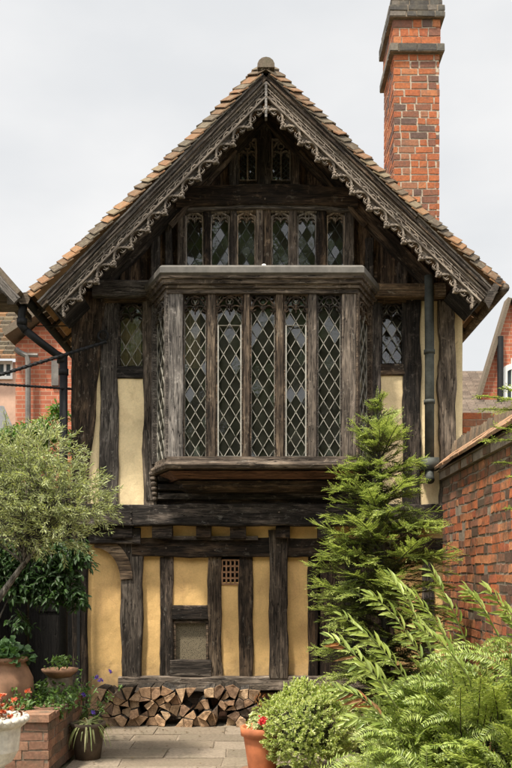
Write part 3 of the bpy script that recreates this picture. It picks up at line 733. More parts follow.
for i, (a, b) in enumerate(lights):
    u0, u1 = fx(a), fx(b)
    fm = MB(); wdt = .014
    fm.ribbon([(u0 + wdt / 2, zs), (u0 + wdt / 2, zt), (u1 - wdt / 2, zt), (u1 - wdt / 2, zs)], wdt, .01, .05, flat)
    tracery(fm, u0 + .012, u1 - .012, zo(312), zo(294), flat, .013, .012, .05)
    wl = fm.build('window_light', oak_dark, oriel)
    if i in (1, 3):
        cf = MB(); A = zo(325); e = .022
        cf.ribbon([(u0 + e, zs + .012), (u1 - e, zs + .012), (u1 - e, A), (u0 + e, A)], .014, .012, .035, flat, closed=True)
        cf.build('casement_frame', frame_white, oriel)
    leaded(wl, u0 + .012, u1 - .012, zs, zt - .02, lambda u, v, y: Vector((u, YO + .045 + y, v)), 2, 1.68, .0075, .07)
    if i in (1, 2, 4):
        sm_ = MB(); sm_.box(u0 + .006, u1 - .006, YO + .05, YO + .06, zs, zs + .02); sm_.build('saddle_bar', pipe_lead, oriel)
# canted sides
for (xa, xb) in ((XB0, XF0), (XF1, XB1)):
    pa = Vector((xa, 0 if xa == XB0 else YO, 0)); pb = Vector((xb, YO if xb == XF0 else 0, 0)); d = (pb - pa); ln = d.length; d.normalize(); nn = Vector((-d.y, d.x, 0))
    mf = lambda u, v, y, pa=pa, d=d, nn=nn: Vector((pa.x + d.x * u + nn.x * y, pa.y + d.y * u + nn.y * y, v))
    fm = MB()
    for u in (.035, ln - .035): fm.ribbon([(u, zs - .01), (u, zt + .02)], .07, -.02, .05, mf)
    tracery(fm, .07, ln - .07, zo(312), zt, mf, .016, 0, .04)
    wl = fm.build('window_light', oak, oriel)
    leaded(wl, .07, ln - .07, zs, zt, lambda u, v, y, mf=mf: mf(u, v, y + .03), 3, 1.68, .008, .03)
# inside the oriel: seat board and curtain
mb = MB(); vs = [(x, y, zs - .02) for x, y in plan(-.03)]; mb.add(vs + [(x, y, zs - .005) for x, y, _ in vs], [(0, 1, 2, 3), (7, 6, 5, 4), (0, 4, 5, 1), (1, 5, 6, 2), (2, 6, 7, 3), (3, 7, 4, 0)])
mb.build('window_board', oak, oriel)
for px0, px1, q0, q1 in ((186, 200, 306, 368),):
    mb = MB(); a = at(px0, q1, YO + .25); b = at(px1, q0, YO + .25); n = 8
    for i in range(n): mb.box(a.x + (b.x - a.x) * i / n, a.x + (b.x - a.x) * (i + 1) / n, a.y + (i % 2) * .02, a.y + .03 + (i % 2) * .02, a.z, b.z)
    mb.build('curtain', curtain_m, oriel)
mb = MB(); c = at(264, 264, -.6); mb.lathe((c.x, -.52, c.z - .015), [(0, 0), (.03, 0), (.032, .02), (.02, .04), (0, .045)], 10)
mb.build('lead_knob', white_paint, oriel, smooth=True)
# carved corbel beside the oriel
mb = MB()
for k in range(6):
    c = at(153.5 + k * .3, 474 + k * 5, -.02); r = .045 - k * .004
    mb.lathe((c.x, -.03, c.z - .03), [(0, 0), (r, .012), (r * 1.1, .03), (r, .05), (0, .06)], 10)
mb.build('corbel', oak, house, smooth=True)

# --- roof
YV = -.62
roof = MB()
for sgn, xe, ze in ((-1, -2.365, 4.57), (1, 2.51, 4.69)):
    a = Vector((RX, 0, RZ)); b = Vector((xe, 0, ze)); dn = (b - a).normalized(); nrm = Vector((-dn.z * sgn, 0, dn.x * sgn))
    if nrm.z < 0: nrm = -nrm
    o0, o1 = -.10, -.03
    p = [a + nrm * o0, b + nrm * o0, b + nrm * o1, a + nrm * o1]
    vs = [(q.x, -.52, q.z) for q in p] + [(q.x, 6.3, q.z) for q in p]
    roof.hexa([vs[0], vs[1], vs[5], vs[4], vs[3], vs[2], vs[6], vs[7]])
roof_o = roof.build('roof', plain('soffit_board', (.33, .19, .09), .9, .3, 8), house)
for sgn, xe, ze in ((-1, -2.365, 4.57), (1, 2.51, 4.69)):
    q = MB(); a = Vector((RX, 0, RZ)); b = Vector((xe, 0, ze)); ln = (b - a).length + .05; dn = (b - a).normalized()
    nrm = Vector((dn.z, 0, -dn.x)); nrm = nrm if nrm.z > 0 else -nrm
    rows = 37; ex = ln / rows
    for r in range(rows):
        u1 = ln - r * ex; u0 = max(u1 - ex * 1.45, -.02); sag = -.015 * math.sin(math.pi * r / rows) + .01 * noise.noise(Vector((r * .4, sgn, 0)))
        # verge course: turned down towards the garden
        yy = YV; col = 0
        while yy < 6.3:
            wd = .17 if col else .19; j = lambda k=.006: random.uniform(-k, k)
            if col == 0: hA, hB = -.085, .060
            else: hA = hB = .060
            y0, y1 = yy, yy + wd - .006 + j(.003)
            lift = .028 + j(.014); tk = .013
            def P(u, y, h): return (a.x + dn.x * u + nrm.x * h, y, a.z + dn.z * u + nrm.z * h)
            us = j(.022)
            lo = [P(u0, y0, hA + sag), P(u1 + us, y0, hA + lift + sag), P(u1 + us + j(.008), y1, hB + lift + sag), P(u0, y1, hB + sag)]
            hi = [P(u0, y0, hA + tk + sag), P(u1 + us, y0, hA + lift + tk + sag), P(u1 + us + j(.008), y1, hB + lift + tk + sag), P(u0, y1, hB + tk + sag)]
            q.hexa(lo + hi); yy += wd; col += 1
    q.build('roof_tiles', tile_mat, roof_o, world=Matrix.Identity(4))
# ridge tiles
q = MB(); yy = YV - .01
while yy < 6.3:
    vs = []; n = 9; r = .09
    for k in range(n):
        aa = R(-15 + 210 * k / (n - 1)); vs.append((RX + r * math.cos(aa), yy, RZ - .07 + r * .95 * math.sin(aa)))
    for k in range(n):
        aa = R(-15 + 210 * k / (n - 1)); vs.append((RX + (r + .012) * math.cos(aa), yy + .33, RZ - .07 + (r + .006) * .95 * math.sin(aa)))
    fs = [(k, k + 1, n + k + 1, n + k) for k in range(n - 1)] + [tuple(range(n)), tuple(range(2 * n - 1, n - 1, -1)), (0, n, 2 * n - 1, n - 1)]
    q.add(vs, fs); yy += .32
q.build('ridge_tiles', tile_old, roof_o, world=Matrix.Identity(4))

# --- verge boards and carved bargeboards
YC = -.56; sC = sc(YC)
for sgn, top, end in ((-1, (266, 82), (47, 303)), (1, (266, 82), (488, 294))):
    a = at(*top, YC); b = at(*end, YC); d = (b - a); ln = d.length; d.normalize(); nd = Vector((-d.z, 0, d.x)) * sgn * -1
    if nd.z > 0: nd = -nd                                                  # points down, into the gable
    Mx = Matrix((d, Vector((0, 1, 0)), d.cross(Vector((0, 1, 0))))).transposed().to_4x4(); Mx.translation = a
    mp_ = lambda u, v, y, a=a, d=d, nd=nd: Vector((a.x + d.x * u + nd.x * v, YC + y, a.z + d.z * u + nd.z * v))
    # outer verge board (two lengths, one shifted like the old repair)
    for (u0, u1, v, yy, wdd) in ((-.02, ln * .66, -.030, -.035, .070), (ln * .655, ln * 1.02, -.034, -.02, .080)):
        p0 = mp_(u0, v, yy); p1 = mp_(u1, v + .01, yy)
        timber('verge_board', p0, p1, wdd * .8, wdd * .8, .06, oak_dark if (sgn < 0 or u0 < 0) and u0 < .1 else oak, house, 0, wob=.004)
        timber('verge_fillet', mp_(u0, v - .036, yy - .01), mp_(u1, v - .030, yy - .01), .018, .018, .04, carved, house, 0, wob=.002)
    timber('verge_board', mp_(.05, -.012, -.045), mp_(ln * .99, -.012, -.045), .02, .02, .05, oak_dark, house, 0, wob=.002)
    # carved board
    B = MB(); v_ = .125
    Pq = [(0 - .0, v_ / 2 + 0), (ln, v_ / 2)]
    n = 30
    per = .238; nb = int((ln - .2) / per); per = (ln - .22) / nb; dep = .10
    for i in range(nb):      # scalloped lower edge
        for k_ in range(10):
            ua, ub = .2 + (i + k_ / 10) * per, .2 + (i + (k_ + 1) / 10) * per
            ea, eb = [.012 + .058 * (1 - math.sin(math.pi * t_)) for t_ in (k_ / 10, (k_ + 1) / 10)]
            pts = [mp_(ua, v_, .012), mp_(ub, v_, .012), mp_(ub, v_ + eb, .012), mp_(ua, v_ + ea, .012)]
            B.hexa(pts + [p + Vector((0, .025, 0)) for p in pts])
    for i in range(n):
        u0, u1 = ln * i / n, ln * (i + 1) / n
        o0 = max(0, (v_) * 1.0) * (0 if i else 1)
        if i == 0:   # mitre at the apex
            tl = Vector((RX if False else a.x, YC, a.z)); 
            pts = [mp_(0, 0, 0), mp_(u1, 0, 0), mp_(u1, v_, 0), mp_(v_ * abs(d.x / d.z), v_, 0)]
        else: pts = [mp_(u0, 0, 0), mp_(u1, 0, 0), mp_(u1, v_, 0), mp_(u0, v_, 0)]
        bk = [p + Vector((0, .045, 0)) for p in pts]
        B.hexa(pts + bk)
    Bc = MB()
    # running mouldings and the slanted ticks between them
    for v, w_, y_ in ((.010, .014, -.018), (.044, .007, -.010), (.068, .007, -.010), (v_ - .010, .017, -.02)):
        Bc.ribbon([(max(0, v * abs(d.x / d.z)), v), (ln, v)], w_, y_ * 1.6, .01, mp_)
    k = .12
    while k < ln - .05:
        Bc.ribbon([(k - .02, .046), (k + .01, .066)], .008, -.012, .01, mp_)
        Bc.ribbon([(k + .03, .014), (k + .05, .042)], .006, -.008, .01, mp_)
        k += .13
    # quatrefoil cusping and leaf drops
    per = .238; nb = int((ln - .2) / per); per = (ln - .22) / nb; dep = .112
    for i in range(nb):
        u0 = .2 + i * per; c = u0 + per / 2
        Bc.ribbon([(u0 + per * t_, v_ + dep * (1 - math.sin(math.pi * t_)) * .92) for t_ in [x / 14 for x in range(15)]], .019, -.020, .03, mp_)
        Bc.ribbon([(u0 + per * .2 + per * .6 * t_, v_ + .006 + dep * .45 * (1 - math.sin(math.pi * t_))) for t_ in [x / 10 for x in range(11)]], .010, -.006, .028, mp_)
        for sg in (-1, 1):
            Bc.ribbon(arc(c + sg * per * .24, v_ + dep * .42, .024, 0, 360, 10), .009, -.008, .026, mp_)
            Bc.ribbon([(c + sg * per * .24, v_ + dep * .66), (c + sg * per * .10, v_ + dep * .62), (c + sg * per * .05, v_ + dep * .4)], .009, -.01, .024, mp_)
            Bc.ribbon([(c + sg * per * .5, v_ + dep * .95), (c + sg * per * .37, v_ + dep * .75), (c + sg * per * .36, v_ + dep * .25)], .011, -.012, .026, mp_)
        # leaf drop at the springing
        for (du, dv, r) in ((0, .105, .020), (-.022, .09, .014), (.022, .09, .014), (0, .128, .012), (-.012, .07, .014), (.014, .07, .013)):
            pc = mp_(u0 + du + random.uniform(-.004, .004), v_ + dv * .95, -.012)
            vs = []
            for la in range(5):
                for lo_ in range(7):
                    th_, ph_ = math.pi * la / 4, 2 * math.pi * lo_ / 7
                    vs.append(pc + Vector((r * math.sin(th_) * math.cos(ph_), r * 1.2 * math.cos(th_), r * 1.15 * math.sin(th_) * math.sin(ph_))))
            Bc.add(vs, [(la * 7 + lo_, la * 7 + (lo_ + 1) % 7, (la + 1) * 7 + (lo_ + 1) % 7, (la + 1) * 7 + lo_) for la in range(4) for lo_ in range(7)])
    wv_ = []; k = .16
    while k < ln - .04: wv_.append((k, .093 + .012 * math.sin(k * 2 * math.pi / .12))); k += .012
    Bc.ribbon(wv_, .010, -.016, .01, mp_); k = .17
    while k < ln - .06:
        sg = 1 if int(k / .06) % 2 else -1
        Bc.ribbon([(k, .093 - sg * .004), (k + .018, .093 + sg * .012), (k + .034, .093 + sg * .005)], .011, -.018, .01, mp_); k += .06
    bo = B.build('bargeboard', carved_shade, house, world=Mx)
    Bc.build('carving', carved, bo, world=Mx)  # paler than the board behind, so the relief's light and shade are in the colours
    # blocking between verge and wall at the foot
    timber('eaves_block', mp_(ln * .9, .09, .05), mp_(ln * 1.0, .09, .05), .17, .17, .45, oak_dark, house, 0)
    # rafter feet seen under the eaves
    for i in range(8):
        y = -.35 + i * .55; xe = (-2.36 if sgn < 0 else 2.50); xw = XL if sgn < 0 else XR
        ze, zw = roofz(xe) - .17, roofz(xw) - .17
        p = [Vector((xe, y, ze)), Vector((xw, y, zw))]
        q = MB(); q.add([(xe, y, ze), (xe, y + .05, ze), (xe, y + .05, ze + .05), (xe, y, ze + .05), (xw, y, zw), (xw, y + .05, zw), (xw, y + .05, zw + .05), (xw, y, zw + .05)],
                        [(0, 1, 2, 3), (4, 7, 6, 5), (0, 4, 5, 1), (1, 5, 6, 2), (2, 6, 7, 3), (3, 7, 4, 0)])
        q.build('rafter_foot', oak_dark, house)
mb = MB(); c = at(266, 88, YC - .03)       # apex pin of the bargeboards
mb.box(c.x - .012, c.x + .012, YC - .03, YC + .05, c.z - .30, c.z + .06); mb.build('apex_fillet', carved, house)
# eaves board at the right end
mb = MB(); a = at(484, 292, -.6); mb.add([at(484, 300, -.62), at(489, 309, -.62), at(503, 279, -.62), at(498, 276, -.62), at(484, 300, -.4), at(489, 309, -.4), at(503, 279, -.4), at(498, 276, -.4)],
    [(0, 1, 2, 3), (7, 6, 5, 4), (0, 4, 5, 1), (1, 5, 6, 2), (2, 6, 7, 3), (3, 7, 4, 0)]); mb.build('verge_end', oak, house)
mb = MB(); mb.tube([(2.56, -.60, 4.60), (2.56, 6.3, 4.60)], .05, 10); mb.build('gutter', oak_grey, house, smooth=True)
mb = MB(); mb.tube([(-2.42, -.45, 4.50), (-2.42, 6.3, 4.50)], .045, 10); mb.build('gutter', black_iron, house, smooth=True)

# --- chimney
ch = MB(); YCh = 1.5; s = sc(YCh); x0, x1 = at(394, 0, YCh).x, at(439, 0, YCh).x; dp = .8
zc = lambda py: CAM_H + (HY - py) / s
z = 0.0
brick_box(ch, x0, x1, YCh, YCh + dp, 0, zc(54), 'FLRB', bl=.225, bh=.092, mt=.020, jit=.005)
chim = ch.build('chimney', [brick_mat, mortar], house)
for nm_, q0, q1, o_, mm in (('string_course', 54, 46, .055, stone_cap), ('upper_stack', 45.9, 20, .012, brick_mat), ('cap_course', 19.9, 8, .06, stone_cap), ('cap', 7.9, -4, .03, stone_cap), ('cap', -4.1, -16, -.02, stone_cap)):
    q = MB(); brick_box(q, x0 - o_, x1 + o_, YCh - o_, YCh + dp + o_, zc(q0), zc(q1), 'FLRB', bl=.25, bh=.098, mt=.014, jit=.006)
    q.box(x0 - o_ + .01, x1 + o_ - .01, YCh - o_ + .01, YCh + dp + o_ - .01, zc(q1) - .01, zc(q1) + .004, 1)
    q.build(nm_, [mm, mortar if mm is brick_mat else mortar_dark], chim, world=Matrix.Identity(4))
q = MB()
for k, yy in enumerate((YCh + .2, YCh + .58)): q.lathe(((x0 + x1) / 2, yy, zc(-16)), [(.15, 0), (.13, .1), (.12, .4), (.15, .42), (.15, .5), (.11, .5), (.11, .1)], 16)
q.build('chimney_pot', old_terracotta, chim, world=Matrix.Identity(4), smooth=True)

# --- pipes and the iron tie
q = MB(); q.tube([at(x, y, -.09) for x, y in ((429, 276), (429.5, 340), (429.5, 462))], .052, 12)
for py in (350, 400, 458): q.tube([at(429.4, py, -.09), at(429.4, py + 4, -.09)], .062, 12)
q.box(at(421, 0, -.1).x, at(438, 0, -.1).x, -.16, -.0, at(0, 470, -.1).z, at(0, 458, -.1).z)
q.tube([at(429, 468, -.09), at(429.5, 476, -.12), at(430, 480, -.2)], .05, 12)
q.build('lead_downpipe', pipe_lead, house, smooth=True)
q = MB(); yp = -.42
q.tube([at(24, 303, yp), at(22, 312, yp), at(21, 325, yp), at(26, 331, yp)], .042, 12)
q.tube([at(24, 329, yp), at(40, 342, yp + .08), at(56, 354, yp + .2), at(62, 357, yp + .26)], .042, 12)
q.tube([at(63.5, 355, -.14), at(63.5, 460, -.14), (at(63.5, 0, -.14).x, -.14, .05)], .045, 12)
for pp in ((22, 322), (62, 360), (63.5, 372)): q.tube([at(pp[0], pp[1] - 3, yp if pp[0] < 30 else -.14), at(pp[0], pp[1] + 3, yp if pp[0] < 30 else -.14)], .056, 12)
q.build('black_downpipe', black_iron, house, smooth=True)
q = MB(); q.add([at(14, 294, -.5), at(33, 291, -.5), at(28, 304, -.5), at(20, 304, -.5), at(14, 294, -.3), at(33, 291, -.3), at(28, 304, -.3), at(20, 304, -.3)],
    [(0, 1, 2, 3), (7, 6, 5, 4), (0, 4, 5, 1), (1, 5, 6, 2), (2, 6, 7, 3), (3, 7, 4, 0)]); q.build('rainwater_head', oak_grey, house)
def twisted(q, a, b, r):
    a, b = Vector(a), Vector(b); n = 60; q.tube([a, b], r, 8)
    d = (b - a).normalized(); up = d.cross(Vector((0, 1, 0))).normalized(); v2 = d.cross(up)
    for ph in (0, math.pi):
        q.tube([a.lerp(b, i / n) + (up * math.cos(i * 1.3 + ph) + v2 * math.sin(i * 1.3 + ph)) * r for i in range(n + 1)], r * .45, 5)
q = MB(); twisted(q, at(106, 342, -.1), at(-25, 382.5, -.9), .016)
ctr = at(103, 336, -.06); q.tube([ctr + Vector((.055 * math.cos(a / 12 * 2 * math.pi), 0, .055 * math.sin(a / 12 * 2 * math.pi))) for a in range(13)], .014, 8)
q.build('iron_tie_rod', black_iron, house)
q = MB(); twisted(q, at(72, 389, -.1), at(-25, 382.5, -.9), .012); q.tube([at(36, 326, -.2), at(75, 326, -.02)], .006, 6); q.build('iron_tie_rod', black_iron, house)

# ================================================================== vases inside the oriel
for i, (px, h, lb) in enumerate(((197, .15, 'white china figure on the oriel board behind the leftmost front light'), (329, .16, 'white bulbous vase on the oriel board behind the rightmost front light'))):
    c = at(px, 456, YO + .2); q = MB()
    prof = [(0, 0), (.035, 0), (.03, .01), (.05, .05), (.055, .075), (.035, .11), (.016, .125), (.016, h), (.024, h + .01), (0, h + .012)]
    if i == 0: prof = [(0, 0), (.045, 0), (.05, .03), (.03, .07), (.035, .09), (.02, .11), (.028, .13), (.02, h), (0, h + .01)]
    q.lathe((c.x, c.y, zs - .004), prof, 18)
    tag(q.build('vase', china, None, origin=(c.x, c.y, zs - .004), smooth=True), lb, 'vase')

# ================================================================== foliage tools
class Leaves:
    def __init__(s): s.B = []; s.D = []; s.N = []; s.L = []; s.W = []
    def add(s, b, d, n, l, w): s.B.append(tuple(b)); s.D.append(tuple(d)); s.N.append(tuple(n)); s.L.append(l); s.W.append(w)
    def build(s, name, m, parent, droop=.15, fold=.25, wide=.5, simple=False, kind=None):
        B = np.array(s.B, float); D = np.array(s.D, float); Nn = np.array(s.N, float); Ln = np.array(s.L)[:, None]; Wd = np.array(s.W)[:, None]
        D /= np.linalg.norm(D, axis=1)[:, None] + 1e-9
        S = np.cross(D, Nn); S /= np.linalg.norm(S, axis=1)[:, None] + 1e-9
        Nn = np.cross(S, D)
        if simple:
            P = [B, B + D * Ln * .5 + S * Wd * .5 + Nn * Wd * fold * .5, B + D * Ln - Nn * Ln * droop * .5, B + D * Ln * .5 - S * Wd * .5 + Nn * Wd * fold * .5]
            k = 4; idx = np.array([[0, 1, 2], [0, 2, 3]])
        else:
            P = [B, B + D * Ln * .28 + S * Wd * .42 + Nn * Wd * fold, B + D * Ln * .68 + S * Wd * wide * .8 + Nn * (Wd * fold - Ln * droop * .4),
                 B + D * Ln - Nn * Ln * droop, B + D * Ln * .68 - S * Wd * wide * .8 + Nn * (Wd * fold - Ln * droop * .4), B + D * Ln * .28 - S * Wd * .42 + Nn * Wd * fold,
                 B + D * Ln * .5 - Nn * Ln * droop * .15]
            k = 7; idx = None
        n = len(B); V = np.stack(P, 1).reshape(-1, 3)
        org = np.array(WM[parent.name].translation) if parent else np.zeros(3)
        V = V - org
        me = bpy.data.meshes.new(name)
        if simple:
            F = (np.arange(n)[:, None, None] * k + idx[None]).reshape(-1); ls = np.arange(0, len(F), 3); lt = np.full(len(ls), 3)
        else:
            f = np.array([0, 1, 2, 6, 6, 2, 3, 6, 3, 4, 0, 6, 4, 5]); lens = np.array([4, 3, 3, 4])
            F = (np.arange(n)[:, None] * k + f[None]).reshape(-1)
            lt = np.tile(lens, n); ls = np.concatenate([[0], np.cumsum(lt)[:-1]])
        me.vertices.add(len(V)); me.vertices.foreach_set('co', V.reshape(-1))
        me.loops.add(len(F)); me.loops.foreach_set('vertex_index', F.astype(np.int32))
        me.polygons.add(len(ls)); me.polygons.foreach_set('loop_start', ls.astype(np.int32)); me.polygons.foreach_set('loop_total', lt.astype(np.int32))
        me.update(calc_edges=True); me.materials.append(m)
        o = bpy.data.objects.new(name, me)
        link(o, parent, Matrix.Translation(Vector(org)))
        if kind: o['kind'] = kind
        return o
def rv(s=1.0): return Vector((random.gauss(0, s), random.gauss(0, s), random.gauss(0, s)))
def curve(a, d, ln, n=8, sag=0.0, rise=0.0, jit=.0):
    pts = [Vector(a)]; d = Vector(d).normalized()
    for i in range(n):
        d = (d + Vector((0, 0, (rise - sag) / n)) + rv(jit)).normalized(); pts.append(pts[-1] + d * ln / n)
    return pts
def needle_twig(Lv, pts, up, nl=.026, nw=.0055, pitch=.009, ang=60):
    """needles in two ranks along a twig"""
    for i in range(len(pts) - 1):
        a, b = pts[i], pts[i + 1]; d = (b - a); ln = d.length; d.normalize()
        side = d.cross(up).normalized(); m_ = max(1, int(ln / pitch))
        for k in range(m_):
            t = (i + k / m_) / (len(pts) - 1); p = a.lerp(b, k / m_); l = nl * (1.05 - .55 * t ** 2) * random.uniform(.85, 1.15)
            for sg in (-1, 1):
                dd = d * math.cos(R(ang)) + side * sg * math.sin(R(ang)) + up * random.uniform(-.05, .3)
                Lv.add(p, dd, up + rv(.25), l, nw)
    d = (pts[-1] - pts[-2]).normalized(); Lv.add(pts[-1], d, up, nl * .8, nw)

INNER = None
def spray(Lv, T, base, d, ln, n_tw, tw_len, nl=.026, nw=.0055, pitch=.009, sag=.25, rise=.0, r0=.006, young=None):
    """a flat branch: main axis, side twigs on both sides, needles"""
    pts = curve(base, d, ln, 9, sag, rise, .03)
    T.tube(pts, [r0 * (1 - .8 * i / 9) + .001 for i in range(10)], 5, cap=False)
    for k in range(n_tw):
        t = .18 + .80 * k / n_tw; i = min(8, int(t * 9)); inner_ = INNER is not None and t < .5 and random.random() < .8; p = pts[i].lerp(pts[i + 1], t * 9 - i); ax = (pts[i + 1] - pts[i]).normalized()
        up = Vector((0, 0, 1)); up = (up - ax * up.dot(ax)); up = up.normalized() if up.length > .05 else Vector((0, 1, 0))
        side = ax.cross(up)
        for sg in (-1, 1):
            if random.random() < .12: continue
            l = tw_len * (1.05 - .75 * t) * random.uniform(.65, 1.2) * min(1, .5 + t * 1.5)
            dd = ax * random.uniform(.6, .9) + side * sg * random.uniform(.5, .9) + up * random.uniform(-.4, .45)
            tp = curve(p, dd, l, 4, .2, random.uniform(0, .5), .05)
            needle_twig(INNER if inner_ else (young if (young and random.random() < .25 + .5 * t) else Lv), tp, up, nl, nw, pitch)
    needle_twig(young or Lv, pts[5:], Vector((0, .1, 1)).normalized(), nl, nw, pitch)

# ---------------------------------------------------------------- conifer before the wall
yb = at(386, 750, -1.5); yew = thing('conifer_tree', 'tall feathery green conifer with tiered sprays in front of the house, beside the oriel', 'tree', (yb.x, -1.5, 0))
prof = [(392, 2), (405, 12), (430, 30), (455, 46), (480, 52), (505, 68), (530, 80), (560, 86), (590, 84), (620, 84), (650, 82), (690, 78), (730, 60)]
def prof_r(py):
    for i in range(len(prof) - 1):
        if prof[i][0] <= py <= prof[i + 1][0]:
            t = (py - prof[i][0]) / (prof[i + 1][0] - prof[i][0]); return prof[i][1] + (prof[i + 1][1] - prof[i][1]) * t
    return prof[-1][1]
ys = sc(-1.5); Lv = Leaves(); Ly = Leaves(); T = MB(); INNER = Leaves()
tx = lambda py: at(377 + 8 * (py - 392) / 200, 0, -1.5).x if py < 592 else at(385, 0, -1.5).x
ztop = at(0, 392, -1.5).z
T.tube([(yb.x, -1.5, 0), (yb.x, -1.5, 1.0), (tx(480), -1.5, at(0, 480, -1.5).z), (tx(392), -1.5, ztop - .03)], [.05, .04, .018, .004], 8)
py = 400.0; az = 0
while py < 728:
    z = at(0, py, -1.5).z; rad = prof_r(py) / ys
    nbr = 5 if py < 430 else (9 if py < 500 else 12)
    for k in range(nbr):
        az += 2.399; el = R(38 if py < 450 else 24 - 22 * (py - 450) / 280) + random.gauss(0, .22)
        l = rad * random.choice([random.uniform(.75, 1.0), random.uniform(.45, .9)]) / max(.75, math.cos(el)); zz = z + random.uniform(-.12, .08) - rad * .22
        d = Vector((math.cos(az) * math.cos(el), math.sin(az) * math.cos(el) * .9, math.sin(el)))
        spray(Lv, T, (tx(py), -1.5, zz), d, l, max(5, int(l / .038)), .07 + l * .30, .027, .0095, .0105, .45, .12, .003 + l * .006, Ly)
    py += 9.5 if py < 480 else 14
for k in range(300):
    py = random.uniform(430, 735); rad = prof_r(py) / ys; az = random.uniform(0, 2 * math.pi); f = random.uniform(.1, .55)
    if math.sin(az) > .5: continue
    spray(Lv, T, (tx(py) + math.cos(az) * rad * f, -1.5 + math.sin(az) * rad * f, at(0, py, -1.5).z), (math.cos(az), math.sin(az), random.uniform(-.1, .5)), rad * random.uniform(.3, .5), 7, .13, .027, .0095, .011, .5, .1, .003, Ly)
needle_twig(Ly, curve((tx(395), -1.5, ztop - .12), (0.02, 0, 1), .16, 5), Vector((0, -1, 0)))
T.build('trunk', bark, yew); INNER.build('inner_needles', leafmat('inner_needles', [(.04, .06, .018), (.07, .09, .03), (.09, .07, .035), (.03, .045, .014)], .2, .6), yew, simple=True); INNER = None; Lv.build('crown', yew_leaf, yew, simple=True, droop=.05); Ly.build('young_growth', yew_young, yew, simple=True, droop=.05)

# ---------------------------------------------------------------- foreground feathery shrub (right)
def dome_shrub(name, label, cx, cy, z0, rad, hgt, n, m1, m2, nl, nw, twl, cat='shrub', lean=(0, 0)):
    t = thing(name, label, cat, (cx, cy, 0)); Lv = Leaves(); Ly = Leaves(); T = MB()
    for k in range(n):
        d = rv().normalized(); d.z = abs(d.z) * 1.1 - .15; d = d.normalized(); f = random.uniform(.45, .85)
        b = Vector((cx + d.x * rad * f, cy + d.y * rad * f, z0 + max(0, d.z) * hgt * .8 * f + random.uniform(0, .1)))
        T.tube([(cx, cy, 0), Vector((cx, cy, 0)).lerp(b, .5) + Vector((0, 0, .1)), b], [.010, .007, .004], 5, cap=False)
        dd = Vector((d.x + lean[0] + random.gauss(0, .3), d.y + lean[1] + random.gauss(0, .3), d.z * .8 + .35))
        l = rad * random.uniform(.5, .85)
        spray(Lv, T, b, dd, l, max(6, int(l / .034)), twl, nl, nw, .0105, .6, 0, .003, Ly)
    T.build('stems', bark, t, smooth=True); Lv.build('foliage', m1, t, simple=True); Ly.build('young_growth', m2, t, simple=True)
    return t
dome_shrub('feathery_shrub', 'bright green feathery low shrub filling the lower right corner', at(480, 0, -4.3).x, -4.3, .22, .52, .88, 260, yew_young, yew_young, .031, .0105, .12, lean=(-.3, -.2))
dome_shrub('feathery_shrub', 'pale green feathery shrub behind the variegated bush at the bottom edge', at(395, 0, -3.4).x, -3.4, .0, .38, .36, 120, yew_young, pale_leaf, .026, .0095, .10)
dome_shrub('feathery_shrub', 'yellow green feathery shrub under the arching fronds, left of the lower right corner', at(428, 0, -4.15).x, -4.15, .12, .38, .72, 150, yew_young, pale_leaf, .029, .0098, .11, lean=(-.4, -.1))
# tree whose branch tips reach in at the right edge
rt = thing('conifer_tree', 'young yellow green conifer at the right edge with only its branch tips in view', 'tree', (1.80, -4.3, 0))
Lv = Leaves(); Ly = Leaves(); T = MB(); T.tube([(1.80, -4.3, 0), (1.80, -4.3, 2.9)], [.035, .008], 8)
for (px, py) in ((474, 398), (478, 408), (480, 444), (492, 428), (500, 396), (496, 458), (508, 478), (505, 512)):
    tip = at(px, py, -4.3); b = Vector((1.80, -4.3 + random.uniform(-.05, .05), tip.z - random.uniform(-.02, .10))); l = (tip - b).length
    spray(Lv, T, b, tip - b + Vector((0, 0, .04)), l, 14, .12, .028, .007, .009, .15, .1, .004, Ly)
for k in range(34):
    z = 1.0 + k * .055; az = k * 2.399; d = Vector((math.cos(az), math.sin(az), .35)); 
    if d.x < 0: d.x *= .35
    if d.x > .5: continue
    spray(Lv, T, (1.80, -4.3, z), d, .35, 9, .12, .026, .0065, .010, .3, .1, .004, Ly)
T.build('trunk', bark, rt); Lv.build('crown', yew_leaf, rt, simple=True); Ly.build('young_growth', yew_young, rt, simple=True)

# ---------------------------------------------------------------- arching fronds
def frond(Lv, T, root, base, tip, arch, n, ll, lw_, Ld=None, dead=(1, 1), face=Vector((.35, -.75, .55))):
    base, tip, root = Vector(base), Vector(tip), Vector(root); pts = []
    for i in range(15):
        t = i / 14; pts.append(base.lerp(tip, t) + Vector((0, 0, arch * math.sin(math.pi * t))))
    st = [root, root.lerp(base, .5) + Vector((0, 0, .08))] + pts
    T.tube(st, [.006, .0055] + [.005 * (1 - .75 * i / 14) for i in range(15)], 5, cap=False)
    for k in range(n):
        t = .04 + .96 * k / n; i = min(13, int(t * 14)); p = pts[i].lerp(pts[i + 1], t * 14 - i); ax = (pts[i + 1] - pts[i]).normalized()
        up = (face - ax * face.dot(ax)).normalized(); side = ax.cross(up)
        for sg in (-1, 1):
            if random.random() < .06: continue
            l = ll * (.55 + .6 * math.sin(math.pi * min(1, .15 + .75 * t))) * random.uniform(.8, 1.15)
            dd = ax * random.uniform(.7, 1.2) + side * sg * random.uniform(.45, .9) + up * random.uniform(-.45, .3)
            dst = Ld if (Ld and dead[0] <= t <= dead[1] and random.random() < .5) else Lv
            dst.add(p, dd, up + rv(.28), l, lw_ * random.uniform(.6, 1.2))
    Lv.add(pts[-1], (pts[-1] - pts[-2]), face, ll * .6, lw_)
fb = at(470, 800, -4.0)
